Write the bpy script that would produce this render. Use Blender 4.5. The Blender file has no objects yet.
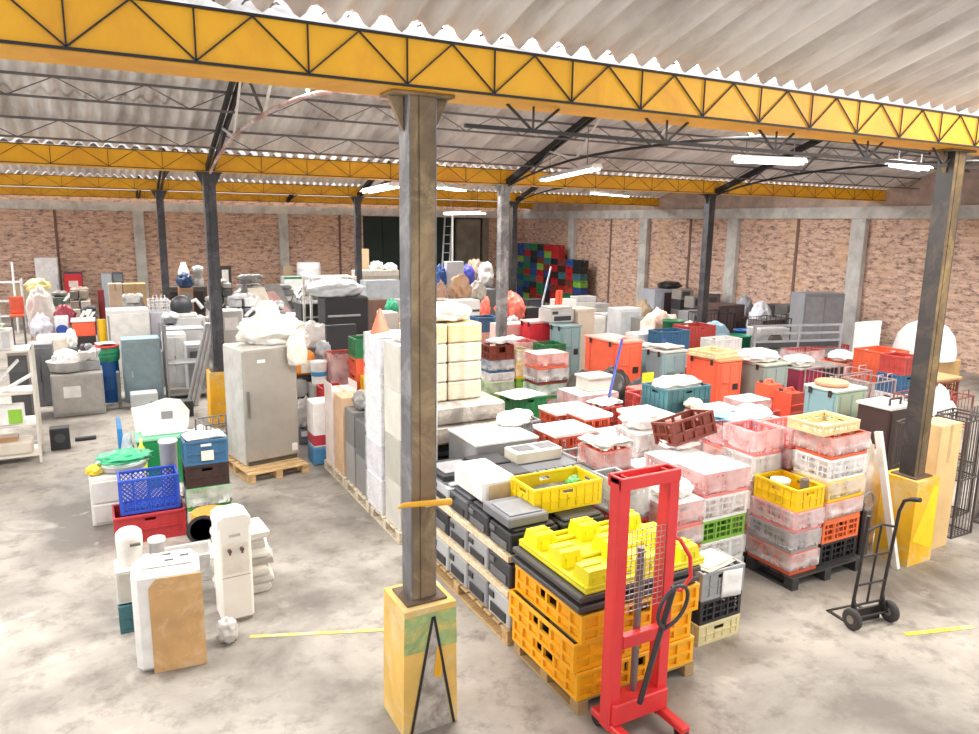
import bpy, bmesh, math, random
from mathutils import Matrix, Vector, noise
import numpy as np
R = random.Random(7)
sc = bpy.context.scene
COL = sc.collection
# ------------------------------------------------------------------ camera
F, YAW, PITCH, ROLL, CH = 739.15, .4968, .1906, .0146, 3.7383
_cy, _sy, _cp, _sp = math.cos(YAW), math.sin(YAW), math.cos(PITCH), math.sin(PITCH)
FW = Vector((_sy*_cp, _cy*_cp, -_sp)); _rt = Vector((_cy, -_sy, 0)); _up = _rt.cross(FW)
RT = math.cos(ROLL)*_rt + math.sin(ROLL)*_up
UP = -math.sin(ROLL)*_rt + math.cos(ROLL)*_up
cam = bpy.data.objects.new('camera', bpy.data.cameras.new('camera')); COL.objects.link(cam)
cam.data.sensor_width = 36; cam.data.lens = 36*F/979; cam.data.clip_start = .05; cam.data.clip_end = 300
mw = Matrix((RT, UP, -FW)).transposed().to_4x4(); mw.translation = (0, 0, CH)
cam.matrix_world = mw
sc.camera = cam
def ray(px, py): return FW + RT*((px-489.5)/F) - UP*((py-367)/F)
def at(px, py, z=0.0):                       # where a sight line meets the level z
    d = ray(px, py); t = (z-CH)/d.z; return d.x*t, d.y*t
def on_y(px, py, Y): d = ray(px, py); t = Y/d.y; return d.x*t, CH+d.z*t
def on_x(px, py, X): d = ray(px, py); t = X/d.x; return d.y*t, CH+d.z*t
# ------------------------------------------------------------------ materials
def lin(h):
    h = h.lstrip('#'); o = []
    for i in (0, 2, 4):
        v = int(h[i:i+2], 16)/255; o.append(v/12.92 if v <= .04045 else ((v+.055)/1.055)**2.4)
    return (*o, 1)
_M = {}
def newmat(name):
    m = bpy.data.materials.new(name); m.use_nodes = True
    nt = m.node_tree; b = nt.nodes['Principled BSDF']; return m, nt, b
def nd(nt, t, **k):
    n = nt.nodes.new(t)
    for a, v in k.items():
        if a in n.inputs.keys(): n.inputs[a].default_value = v
        else: setattr(n, a, v)
    return n
def ramp(nt, stops):
    r = nt.nodes.new('ShaderNodeValToRGB'); e = r.color_ramp.elements
    while len(e) < len(stops): e.new(.5)
    for el, (p, c) in zip(e, stops): el.position = p; el.color = c if len(c) == 4 else (*c, 1)
    return r
def mixrgb(nt, fac, a, b, mode='MIX'):
    n = nt.nodes.new('ShaderNodeMix'); n.data_type = 'RGBA'; n.blend_type = mode
    for s, v in ((n.inputs[0], fac), (n.inputs[6], a), (n.inputs[7], b)):
        if hasattr(v, 'is_output'): nt.links.new(v, s)
        else: s.default_value = v
    return n.outputs[2]
def plain(hexa, rough=.5, metal=0, var=.18, scale=5, dirt=None, spec=None):
    """a coloured material with uneven tone and, if asked, patches of dirt"""
    key = (hexa, rough, metal, var, scale, dirt)
    if key in _M: return _M[key]
    m, nt, b = newmat('mat_'+hexa.strip('#'))
    tc = nd(nt, 'ShaderNodeTexCoord'); n = nd(nt, 'ShaderNodeTexNoise', Scale=scale, Detail=5.0, Roughness=.6)
    nt.links.new(tc.outputs['Object'], n.inputs['Vector'])
    c = lin(hexa); d = tuple(v*(1-var) for v in c[:3])+(1,)
    r = ramp(nt, [(.35, d), (.6, c)]); nt.links.new(n.outputs['Fac'], r.inputs['Fac'])
    out = r.outputs['Color']
    if dirt:
        n2 = nd(nt, 'ShaderNodeTexNoise', Scale=scale*.7, Detail=8.0, Roughness=.7, Distortion=.6)
        nt.links.new(tc.outputs['Object'], n2.inputs['Vector'])
        r2 = ramp(nt, [(.48, (0, 0, 0, 1)), (.66, (1, 1, 1, 1))]); nt.links.new(n2.outputs['Fac'], r2.inputs['Fac'])
        out = mixrgb(nt, r2.outputs['Color'], out, lin(dirt))
    nt.links.new(out, b.inputs['Base Color'])
    b.inputs['Roughness'].default_value = rough; b.inputs['Metallic'].default_value = metal
    _M[key] = m; return m
def steel(hexa='#b4b4b0', rough=.38): return plain(hexa, rough, .75, .2, 3)
def film_mat(tint='#ffffff', lo=.2, hi=.48):
    key = ('film', tint, lo)
    if key in _M: return _M[key]
    m, nt, b = newmat('stretch_film_'+tint.strip('#'))
    tc = nd(nt, 'ShaderNodeTexCoord'); n = nd(nt, 'ShaderNodeTexNoise', Scale=4.0, Detail=3.0, Roughness=.5, Distortion=.3)
    nt.links.new(tc.outputs['Object'], n.inputs['Vector'])
    r = ramp(nt, [(.35, (lo,)*3), (.65, (hi,)*3)]); nt.links.new(n.outputs['Fac'], r.inputs['Fac'])
    tr = nd(nt, 'ShaderNodeBsdfTransparent'); mx = nd(nt, 'ShaderNodeMixShader')
    nt.links.new(r.outputs['Color'], mx.inputs[0]); nt.links.new(tr.outputs[0], mx.inputs[1]); nt.links.new(b.outputs[0], mx.inputs[2])
    nt.links.new(mx.outputs[0], nt.nodes['Material Output'].inputs['Surface'])
    b.inputs['Base Color'].default_value = lin(tint); b.inputs['Roughness'].default_value = .28
    bp = nd(nt, 'ShaderNodeBump', Strength=.6, Distance=.03); nt.links.new(n.outputs['Fac'], bp.inputs['Height']); nt.links.new(bp.outputs[0], b.inputs['Normal'])
    _M[key] = m; return m
def wood(hexa='#d9b684', dark='#a87f4c'):
    key = ('wood', hexa)
    if key in _M: return _M[key]
    m, nt, b = newmat('wood_'+hexa.strip('#'))
    tc = nd(nt, 'ShaderNodeTexCoord'); mp = nd(nt, 'ShaderNodeMapping'); mp.inputs['Scale'].default_value = (3, 14, 14)
    nt.links.new(tc.outputs['Object'], mp.inputs[0])
    n = nd(nt, 'ShaderNodeTexNoise', Scale=2.0, Detail=6.0); nt.links.new(mp.outputs[0], n.inputs['Vector'])
    r = ramp(nt, [(.3, lin(dark)), (.6, lin(hexa))]); nt.links.new(n.outputs['Fac'], r.inputs['Fac'])
    nt.links.new(r.outputs[0], b.inputs['Base Color']); b.inputs['Roughness'].default_value = .7
    _M[key] = m; return m
# ------------------------------------------------------------------ mesh builder
class MB:
    def __init__(s): s.v = []; s.f = []; s.sm = []
    def add(s, vs, fs, smooth=False):
        o = len(s.v); s.v += [tuple(p) for p in vs]; s.f += [tuple(i+o for i in f) for f in fs]; s.sm += [smooth]*len(fs); return s
    def box(s, x0, x1, y0, y1, z0, z1, c=0):
        if x1 < x0: x0, x1 = x1, x0
        if y1 < y0: y0, y1 = y1, y0
        if z1 < z0: z0, z1 = z1, z0
        c = min(c, (x1-x0)*.45, (y1-y0)*.45, (z1-z0)*.45)
        if c <= 0:
            return s.add([(x0,y0,z0),(x1,y0,z0),(x1,y1,z0),(x0,y1,z0),(x0,y0,z1),(x1,y0,z1),(x1,y1,z1),(x0,y1,z1)],
                         [(3,2,1,0),(4,5,6,7),(0,1,5,4),(1,2,6,5),(2,3,7,6),(3,0,4,7)])
        X, Y, Z = (x0, x1), (y0, y1), (z0, z1); V = []; idx = {}
        for i in (0, 1):
            for j in (0, 1):
                for k in (0, 1):
                    P = (X[i], Y[j], Z[k]); sg = (1-2*i, 1-2*j, 1-2*k)
                    for a in range(3):
                        q = [P[b]+(0 if b == a else sg[b]*c) for b in range(3)]
                        idx[(i, j, k, a)] = len(V); V.append(q)
        Fc = []
        for a in range(3):
            b, d = [t for t in range(3) if t != a]
            for sd in (0, 1):
                ring = []
                for (p, q) in ((0, 0), (1, 0), (1, 1), (0, 1)):
                    key = [0]*3; key[a] = sd; key[b] = p; key[d] = q; ring.append(idx[(*key, a)])
                Fc.append(ring)
            for p in (0, 1):
                for q in (0, 1):
                    k0 = [0]*3; k1 = [0]*3; k0[a] = 0; k1[a] = 1
                    for k in (k0, k1): k[b] = p; k[d] = q
                    Fc.append([idx[(*k0, b)], idx[(*k1, b)], idx[(*k1, d)], idx[(*k0, d)]])
        for i in (0, 1):
            for j in (0, 1):
                for k in (0, 1): Fc.append([idx[(i, j, k, a)] for a in range(3)])
        cen = Vector(((x0+x1)/2, (y0+y1)/2, (z0+z1)/2)); out = []
        for f in Fc:
            p = [Vector(V[i]) for i in f]; n = (p[1]-p[0]).cross(p[2]-p[0])
            m_ = sum(p, Vector())/len(p)
            out.append(f if n.dot(m_-cen) > 0 else f[::-1])
        return s.add(V, out)
    def bar(s, a, b, w, h=None, up=(0, 0, 1)):          # square bar between two points
        a, b = Vector(a), Vector(b); d = (b-a)
        if d.length < 1e-6: return s
        d.normalize(); u = Vector(up)
        if abs(d.dot(u)) > .98: u = Vector((0, 1, 0))
        r = d.cross(u).normalized(); u = r.cross(d); h = h or w; r *= w/2; u *= h/2
        V = [a-r-u, a+r-u, a+r+u, a-r+u, b-r-u, b+r-u, b+r+u, b-r+u]
        return s.add(V, [(0,1,2,3),(7,6,5,4),(4,5,1,0),(5,6,2,1),(6,7,3,2),(7,4,0,3)])
    def tube(s, pts, r, n=8, cap=True):
        pts = [Vector(p) for p in pts]; rs = r if isinstance(r, (list, tuple)) else [r]*len(pts); V = []; Fs = []
        prev = None
        for i, p in enumerate(pts):
            d = (pts[min(i+1, len(pts)-1)]-pts[max(i-1, 0)]).normalized()
            u = prev if prev is not None else (Vector((0, 0, 1)) if abs(d.z) < .9 else Vector((1, 0, 0)))
            a = d.cross(u)
            if a.length < 1e-4: a = d.orthogonal()
            a.normalize(); b = a.cross(d); prev = b
            for k in range(n):
                t = 2*math.pi*k/n; V.append(p+(a*math.cos(t)+b*math.sin(t))*rs[i])
        for i in range(len(pts)-1):
            for k in range(n):
                k2 = (k+1) % n; Fs.append((i*n+k2, i*n+k, (i+1)*n+k, (i+1)*n+k2))
        s.add(V, Fs, True)
        if cap:
            s.add(V[:n], [tuple(range(n))]); s.add(V[-n:], [tuple(range(n))[::-1]])
        return s
    def lathe(s, prof, n=20, cx=0, cy=0, axis='z', smooth=True):   # prof: (radius, height) pairs
        V = []; Fs = []
        for (r, z) in prof:
            for k in range(n):
                t = 2*math.pi*k/n; p = (cx+r*math.cos(t), cy+r*math.sin(t), z)
                if axis == 'x': p = (z, cx+r*math.cos(t), cy+r*math.sin(t))
                if axis == 'y': p = (cx+r*math.cos(t), z, cy-r*math.sin(t))
                V.append(p)
        for i in range(len(prof)-1):
            for k in range(n):
                k2 = (k+1) % n; Fs.append((i*n+k, i*n+k2, (i+1)*n+k2, (i+1)*n+k))
        s.add(V, Fs, smooth)
        for e, rev in ((0, True), (len(prof)-1, False)):
            if prof[e][0] > 1e-4:
                q = tuple(range(n)); s.add(V[e*n:(e+1)*n], [q[::-1] if rev else q])
        return s
    def prism(s, poly, z0, z1, plane='xy'):               # extrude a polygon
        n = len(poly)
        def P(a, b, t): return (a, b, t) if plane == 'xy' else ((a, t, b) if plane == 'xz' else (t, a, b))
        V = [P(a, b, z0) for a, b in poly]+[P(a, b, z1) for a, b in poly]
        return s.add(V, [tuple(range(n))[::-1], tuple(range(n, 2*n))]+[(i, (i+1) % n, n+(i+1) % n, n+i) for i in range(n)])
    def blob(s, c, r, seed=0, amp=.25, sub=3, freq=2.2, floor=None, smooth=True, ridge=False):
        bm = bmesh.new(); bmesh.ops.create_icosphere(bm, subdivisions=sub, radius=1)
        o = Vector((seed*3.7, seed*1.3, seed*9.1)); V = []
        for v in bm.verts:
            p = v.co.copy(); k = noise.noise(p*freq+o)
            if ridge: k = .9-2*abs(noise.noise(p*freq+o))+.7*noise.noise(p*freq*2.5+o)
            p = p*(1+amp*k)
            q = Vector((c[0]+p.x*r[0], c[1]+p.y*r[1], c[2]+p.z*r[2]))
            if floor is not None and q.z < floor: q.z = floor
            V.append(q)
        bm.verts.index_update()
        Fs = [tuple(v.index for v in f.verts) for f in bm.faces]; bm.free()
        return s.add(V, Fs, smooth)
    def sheet(s, x0, x1, y0, y1, fn, nx=14, ny=14, th=.004, smooth=True):   # a thin laid sheet z = fn(x, y)
        V = []
        for t in (0, -th):
            for j in range(ny+1):
                for i in range(nx+1):
                    x = x0+(x1-x0)*i/nx; y = y0+(y1-y0)*j/ny; V.append((x, y, fn(x, y)+t))
        N = (nx+1)*(ny+1); Fs = []
        for j in range(ny):
            for i in range(nx):
                a = j*(nx+1)+i; b = a+1; c = a+nx+2; d = a+nx+1
                Fs += [(a, b, c, d), (N+d, N+c, N+b, N+a)]
        for i in range(nx): Fs += [(i+1, i, N+i, N+i+1), (ny*(nx+1)+i, ny*(nx+1)+i+1, N+ny*(nx+1)+i+1, N+ny*(nx+1)+i)]
        for j in range(ny): Fs += [(j*(nx+1), (j+1)*(nx+1), N+(j+1)*(nx+1), N+j*(nx+1)), ((j+1)*(nx+1)+nx, j*(nx+1)+nx, N+j*(nx+1)+nx, N+(j+1)*(nx+1)+nx)]
        return s.add(V, Fs, smooth)
    def mesh(s, name, m):
        me = bpy.data.meshes.new(name); me.from_pydata(s.v, [], s.f)
        me.polygons.foreach_set('use_smooth', s.sm)
        if m: me.materials.append(m)
        me.update(); return me
    def build(s, name, m, parent=None, loc=None, rz=0):
        return link(name, s.mesh(name, m), parent, loc, rz)
def link(name, me, parent=None, loc=None, rz=0):
    o = bpy.data.objects.new(name, me); COL.objects.link(o)
    if parent: o.parent = parent
    if loc: o.location = loc
    o.rotation_euler.z = rz
    return o
def tag(o, label, cat, group=None, kind=None):
    if label: o['label'] = label
    if cat: o['category'] = cat
    if group: o['group'] = group
    if kind: o['kind'] = kind
    return o
def thing(name, label, cat, loc=(0, 0, 0), rz=0, group=None):
    o = bpy.data.objects.new(name, None); o.empty_display_size = .1; COL.objects.link(o)
    o.location = loc; o.rotation_euler.z = rz
    return tag(o, label, cat, group)
def struct(name, mb, m): o = mb.build(name, m); o['kind'] = 'structure'; return o
_cache = {}
def cached(key, fn):
    if key not in _cache: _cache[key] = fn()
    return _cache[key]
# ------------------------------------------------------------------ light
w = bpy.data.worlds.new('sky'); sc.world = w; w.use_nodes = True
wb = w.node_tree.nodes['Background']; wb.inputs[0].default_value = (.93, .96, 1, 1); wb.inputs[1].default_value = WORLD = 1.1
def roof_fill(x, y, z, sx, sy, power, tilt):  # an added area lamp; the roof has no opening there
    l = bpy.data.lights.new('roof_fill_light', 'AREA'); l.shape = 'RECTANGLE'; l.size = sx; l.size_y = sy; l.energy = power; l.color = (1, .975, .94)
    o = bpy.data.objects.new('roof_fill_light', l); COL.objects.link(o); o.location = (x, y, z); o.rotation_euler = (tilt, 0, 0)
sc.view_settings.view_transform = 'Standard'; sc.view_settings.look = 'None'; sc.view_settings.gamma = 1
sc.view_settings.use_curve_mapping = False; sc.view_settings.exposure = .42
sc.cycles.max_bounces = 8; sc.cycles.diffuse_bounces = 5; sc.cycles.transparent_max_bounces = 24
sc.cycles.caustics_reflective = False; sc.cycles.caustics_refractive = False
# ================================================================== SETTING
C1X, BAY = 2.006, 6.0
Y1, Y2, Y3, Y4 = 4.754, 14.241, 24.11, 33.9
EZ = 4.574                                     # underside of the gutters
WX, WY = 20.73, 34.6
def brick_mat():
    m, nt, b = newmat('brick_wall')
    tc = nd(nt, 'ShaderNodeTexCoord'); g = nd(nt, 'ShaderNodeNewGeometry'); sx = nd(nt, 'ShaderNodeSeparateXYZ'); nt.links.new(g.outputs['Position'], sx.inputs[0])
    ad = nd(nt, 'ShaderNodeMath', operation='ADD'); nt.links.new(sx.outputs[0], ad.inputs[0]); nt.links.new(sx.outputs[1], ad.inputs[1])
    cb = nd(nt, 'ShaderNodeCombineXYZ'); nt.links.new(ad.outputs[0], cb.inputs[0]); nt.links.new(sx.outputs[2], cb.inputs[1])
    br = nd(nt, 'ShaderNodeTexBrick', Scale=1.0); br.inputs['Brick Width'].default_value = .27; br.inputs['Row Height'].default_value = .09
    br.inputs['Mortar Size'].default_value = .009; br.inputs['Bias'].default_value = -.1
    br.inputs['Color1'].default_value = lin('#e8c6b2'); br.inputs['Color2'].default_value = lin('#cda593'); br.inputs['Mortar'].default_value = lin('#cdb6a4')
    nt.links.new(cb.outputs[0], br.inputs['Vector'])
    n1 = nd(nt, 'ShaderNodeTexNoise', Scale=3.8, Detail=8.0, Roughness=.8); mp = nd(nt, 'ShaderNodeMapping'); mp.inputs['Scale'].default_value = (.9, 2.2, 1)
    nt.links.new(cb.outputs[0], mp.inputs[0]); nt.links.new(mp.outputs[0], n1.inputs['Vector'])
    r1 = ramp(nt, [(.49, (0, 0, 0)), (.6, (.85,)*3)]); nt.links.new(n1.outputs['Fac'], r1.inputs['Fac'])
    c = mixrgb(nt, r1.outputs[0], br.outputs['Color'], lin('#5f4744'))
    n2 = nd(nt, 'ShaderNodeTexNoise', Scale=.8, Detail=4.0); nt.links.new(cb.outputs[0], n2.inputs['Vector'])
    r2 = ramp(nt, [(.5, (0, 0, 0)), (.75, (.55,)*3)]); nt.links.new(n2.outputs['Fac'], r2.inputs['Fac'])
    c = mixrgb(nt, r2.outputs[0], c, lin('#e6bd97'))
    nt.links.new(c, b.inputs['Base Color']); b.inputs['Roughness'].default_value = .9
    return m
BRICK = brick_mat()
CONC = plain('#d2d1ce', .9, 0, .2, 2, '#adaca8')
def floor_mat():
    m, nt, b = newmat('concrete_floor')
    g = nd(nt, 'ShaderNodeNewGeometry')
    n1 = nd(nt, 'ShaderNodeTexNoise', Scale=.55, Detail=8.0, Roughness=.62, Distortion=.4); nt.links.new(g.outputs['Position'], n1.inputs['Vector'])
    r1 = ramp(nt, [(.36, lin('#716b65')), (.5, lin('#979189')), (.62, lin('#ada69c'))]); nt.links.new(n1.outputs['Fac'], r1.inputs['Fac'])
    n2 = nd(nt, 'ShaderNodeTexNoise', Scale=3.5, Detail=8.0, Roughness=.7); nt.links.new(g.outputs['Position'], n2.inputs['Vector'])
    r2 = ramp(nt, [(.5, (0, 0, 0)), (.68, (.75,)*3)]); nt.links.new(n2.outputs['Fac'], r2.inputs['Fac'])
    c = mixrgb(nt, r2.outputs[0], r1.outputs[0], lin('#69625b'))
    n3 = nd(nt, 'ShaderNodeTexNoise', Scale=1.3, Detail=5.0, Roughness=.6, Distortion=1.0); nt.links.new(g.outputs['Position'], n3.inputs['Vector'])
    r3 = ramp(nt, [(.6, (0, 0, 0)), (.7, (.55,)*3)]); nt.links.new(n3.outputs['Fac'], r3.inputs['Fac'])
    c = mixrgb(nt, r3.outputs[0], c, lin('#bdb7ae'))
    nt.links.new(c, b.inputs['Base Color']); b.inputs['Roughness'].default_value = .62
    bp = nd(nt, 'ShaderNodeBump', Strength=.12, Distance=.01); nt.links.new(n2.outputs['Fac'], bp.inputs['Height']); nt.links.new(bp.outputs[0], b.inputs['Normal'])
    return m
struct('floor', MB().box(-9, WX+.2, -3, WY+.4, -.2, 0), floor_mat())
# back wall with a wide doorway, right wall with its gable
OX0, OX1, OZ = 11.75, 18.3, 4.05
bw = MB().box(-9, OX0, WY, WY+.25, 0, 4.6).box(OX1, WX+.25, WY, WY+.25, 0, 4.6).box(OX0, OX1, WY, WY+.25, OZ, 4.6)
struct('wall_back', bw, BRICK)
struct('wall_right', MB().box(WX, WX+.25, 7.6, WY+.25, 0, 6.5), BRICK)
struct('wall_upper', MB().box(WX-.02, WX, 7.6, WY, 4.42, 6.5), plain('#cdb6a8', .9, 0, .3, 1.5, '#a8968b'))
struct('trim_1', MB().box(-9, WX, WY-.12, WY, 4.07, 4.42), CONC)
struct('trim_2', MB().box(WX-.12, WX, 7.6, WY-.12, 4.07, 4.42), CONC)
for i, x in enumerate((2, 7.95, 19.75)):
    struct('trim_%d' % (3+i), MB().box(x-.2, x+.2, WY-.22, WY-.001, 0, 4.07, .01), CONC)
for i, y in enumerate((29.9, 24.6, 19.7, 14.7, 9.7)):
    struct('trim_%d' % (6+i), MB().box(WX-.2, WX-.001, y-.24, y+.24, 0, 4.07, .01), CONC)
dk = plain('#84695e', .9)
for i, x in enumerate((-1.0, 4.9, 10.6)): struct('trim_%d' % (11+i), MB().box(x-.05, x+.05, WY-.03, WY-.001, 0, 4.06), dk)
for i, y in enumerate((27.0, 22.0, 17.0, 12.2)): struct('trim_%d' % (14+i), MB().box(WX-.03, WX-.001, y-.05, y+.05, 0, 4.06), dk)
# dark green doors set back in the doorway
GRN = plain('#16302a', .55, 0, .3, 1.5)
dr = MB().box(OX0, OX1, WY+.36, WY+.4, 0, OZ).box(OX0-.02, OX0+.02, WY+.25, WY+.4, 0, OZ).box(OX1-.02, OX1+.02, WY+.25, WY+.4, 0, OZ).box(OX0, OX1, WY+.24, WY+.4, OZ-.03, OZ+.02)
for k in range(6):
    x0 = OX0+.02+k*(OX1-OX0-.04)/6; x1 = x0+(OX1-OX0-.04)/6-.02
    dr.box(x0, x1, WY+.30, WY+.36, 0, 4.02, .01)
    for zz in (.9, 2.0, 3.1): dr.box(x0+.05, x1-.05, WY+.285, WY+.30, zz-.03, zz+.03)
struct('door_1', dr, GRN)
struct('trim_18', MB().box(OX1-1.55, OX1-.2, WY-.05, WY+.2, 0, 4.0, .02).box(OX1-.1, OX1+.25, WY-.1, WY-.001, 0, 4.05, .01), plain('#8d8578', .9, 0, .3, 2))
# corrugated roof slopes
def roof_mat():
    m, nt, b = newmat('fibre_cement_roof')
    g = nd(nt, 'ShaderNodeNewGeometry')
    n1 = nd(nt, 'ShaderNodeTexNoise', Scale=.9, Detail=7.0, Roughness=.65); mp = nd(nt, 'ShaderNodeMapping'); mp.inputs['Scale'].default_value = (2.6, .5, .5)
    nt.links.new(g.outputs['Position'], mp.inputs[0]); nt.links.new(mp.outputs[0], n1.inputs['Vector'])
    r1 = ramp(nt, [(.3, lin('#aaa29d')), (.5, lin('#dcd7d4')), (.7, lin('#f4f2f0'))]); nt.links.new(n1.outputs['Fac'], r1.inputs['Fac'])
    n2 = nd(nt, 'ShaderNodeTexNoise', Scale=2.0, Detail=4.0); nt.links.new(mp.outputs[0], n2.inputs['Vector'])
    r2 = ramp(nt, [(.62, (0, 0, 0)), (.75, (.5,)*3)]); nt.links.new(n2.outputs['Fac'], r2.inputs['Fac'])
    c = mixrgb(nt, r2.outputs[0], r1.outputs[0], lin('#8a7360'))
    nt.links.new(c, b.inputs['Base Color']); b.inputs['Roughness'].default_value = .85
    return m
ROOF = roof_mat()
def slope(ya, za, yb, zb, x0, x1, rows):     # from the gutter (a) up to the ridge (b)
    mb = MB(); P = .21; n = 6; N = int((x1-x0)/P*n); A = .045
    for r in range(rows):
        t0, t1 = r/rows, (r+1)/rows+.03
        off = .0 if r % 2 else .022
        V = []
        for t, lift in ((t0, .022 if r else 0), (t1, .0)):
            for i in range(N+1):
                x = x0+(x1-x0)*i/N; z = za+(zb-za)*t+A*math.cos(2*math.pi*(x-x0)/P)+lift
                V.append((x, ya+(yb-ya)*t, z))
        mb.add(V, [(i, i+1, N+1+i+1, N+1+i) if ya < yb else (i+1, i, N+1+i, N+1+i+1) for i in range(N)], True)
    return mb
LIP = EZ+.31; RZ = 1.47
bays = [(Y1-9.6, Y1), (Y1, Y2), (Y2, Y3), (Y3, Y4)]
for i, (ya, yb) in enumerate(bays):
    mid = (ya+yb)/2
    struct('ceiling' if i == 0 else 'ceiling.%03d' % i, slope(yb-.2, LIP+.055, mid, LIP+RZ, -9, WX, 3), ROOF)
    if i: struct('ceiling.%03d' % (10+i), slope(ya+.2, LIP+.055, mid, LIP+RZ, -9, WX, 3), ROOF)
# ================================================================== ROOF STEEL
YEL = plain('#f7b416', .5, 0, .12, 1.2, '#e29a1a'); BLK = plain('#2c2a2b', .6, .2); GRY = plain('#6d6a6c', .6, .2); WHT = plain('#ecebe8', .5)
def girder(Y, x0, x1, label, pitch, lower):
    g = thing('gutter_girder', label, 'girder', (0, Y, 0), 0, 'yellow gutter girders under the roof')
    w_ = .2
    MB().box(x0, x1, -w_, -w_+.012, EZ, LIP).build('front_plate', YEL, g)
    MB().box(x0, x1, w_-.012, w_, EZ, LIP).build('back_plate', YEL, g)
    MB().box(x0, x1, -w_+.012, w_-.012, EZ, EZ+.012).build('bottom_plate', YEL, g)
    m = MB(); n = int((x1-x0)/pitch); q = .68 if lower else .5
    yb = -w_-.012
    m.bar((x0, yb, LIP-.012), (x1, yb, LIP-.012), .022*q); m.bar((x0, yb, EZ+.012), (x1, yb, EZ+.012), .022*q)
    for i in range(n):
        xa = x0+i*pitch; xm = xa+pitch/2
        m.bar((xa, yb, LIP-.02), (xm, yb, EZ+.02), .013*q); m.bar((xm, yb, EZ+.02), (xa+pitch, yb, LIP-.02), .013*q)
        m.bar((xm, yb, EZ+.02), (xm, yb, LIP-.02), .013*q)
    m.build('lattice_bars', BLK, g)
    if lower:
        m = MB(); zl = EZ-.17
        m.bar((C1X+.35, 0, zl), (C1X+BAY-.05, 0, zl), .026); m.bar((C1X+BAY+.25, 0, zl), (WX-.02, 0, zl), .026)
        k = C1X+.9
        while k < WX-1:
            m.bar((k-.22, 0, EZ), (k, 0, zl), .016); m.bar((k, 0, zl), (k+.22, 0, EZ), .016); m.bar((k, 0, zl), (k, 0, EZ), .012); k += 1.25
        m.build('lower_chord', BLK, g)
girder(Y1, -9, WX-.02, 'near yellow gutter girder with black triangle bars, crossing the top right', .62, True)
girder(Y2, -9, WX-.02, 'middle yellow gutter girder on the dark column beside the tall steel fridge', .82, False)
girder(Y3, -9, WX-.02, 'third yellow gutter girder, behind the middle girder', .9, False)
girder(Y4, -9, WX-.02, 'farthest yellow gutter girder, running along the top of the back wall', .9, False)
# open-web purlins on the roof slopes that face the camera
def purlin(y, z, label, m_):
    p = thing('roof_purlin', label, 'purlin', (0, y, z), 0, 'open web purlins under the corrugated roof')
    m = MB(); x0, x1 = -9, WX-.02
    m.bar((x0, 0, -.03), (x1, 0, -.03), .035); m.bar((x0, 0, -.30), (x1, 0, -.30), .03); m.build('chord', m_, p)
    m = MB(); k = x0; s = .55
    while k < x1-2*s:
        m.bar((k, 0, -.03), (k+s, 0, -.30), .014); m.bar((k+s, 0, -.30), (k+2*s, 0, -.03), .014); k += 2*s
    m.build('web_bars', m_, p)
def rz_(y, ya, yb):
    mid = (ya+yb)/2; h = (yb-ya)/2-.2
    return LIP+.055+(RZ-.055)*(1-abs(y-mid)/h)-.06
for (y, b, lab, m_) in ((13.05, 1, 'lowest purlin of the roof slope above the middle yellow girder', GRY), (11.75, 1, 'second purlin up the roof slope above the middle yellow girder', GRY),
                        (10.45, 1, 'pale purlin nearest the ridge above the middle yellow girder', WHT), (21.6, 2, 'purlin of the roof slope above the third yellow girder', GRY)):
    purlin(y, rz_(y, *bays[b]), lab, m_)
TIE = plain('#b98a83', .5, .1, .3, 2, '#e8e0da')
def truss(x, ya, yb, label, tie_m, web_m):
    t = thing('roof_truss', label, 'truss', (x, 0, 0), 0, 'black pitched roof trusses on the columns')
    mid = (ya+yb)/2; a, b = ya+.22, yb-.22; zr = LIP+RZ-.1; zl = LIP+.0
    for s in (-.05, .05):
        for (p, q) in (((s, a, zl-.25), (s, mid, zr-.05)), ((s, mid, zr-.05), (s, b, zl-.25))):
            MB().bar(p, q, .05, .1).build('top_chord', BLK, t)
    n = 12; pts = []
    for i in range(n+1):
        u = i/n; pts.append((0, a+(b-a)*u, EZ-.02+.44*(1-abs(2*u-1)**2.6)))
    MB().tube(pts, .024, 8).build('tie_bar', tie_m, t)
    def top(y): return zl-.28+(zr-zl+.2)*(1-abs(y-mid)/(mid-a))
    def low(y): u = (y-a)/(b-a); return EZ-.02+.44*(1-abs(2*u-1)**2.6)
    ys = [b-(b-a)*k for k in (.1, .17, .27, .37, .5, .63, .73, .83, .9)]
    for i in range(len(ys)-1):
        p = (0, ys[i], top(ys[i]) if i % 2 else low(ys[i])); q = (0, ys[i+1], low(ys[i+1]) if i % 2 else top(ys[i+1]))
        MB().bar(p, q, .03).build('web_bar', web_m if i % 3 else GRY, t)
names = ['left', 'middle', 'right']
wh = ['from the dark column left of the steel fridge', 'from the pale streaked middle column', 'from the dark column before the brown cabinet']
for i in range(3):
    truss(C1X+BAY*i, Y1, Y2, 'black pitched roof truss '+wh[i], TIE if i == 0 else BLK, WHT if i < 2 else GRY)
    truss(C1X+BAY*i, Y2, Y3, 'black roof truss of the %s column line, behind the middle girder' % names[i], BLK, GRY)
    truss(C1X+BAY*i, Y3, Y4, 'black roof truss of the %s column line, nearest the back wall' % names[i], BLK, GRY)
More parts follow.
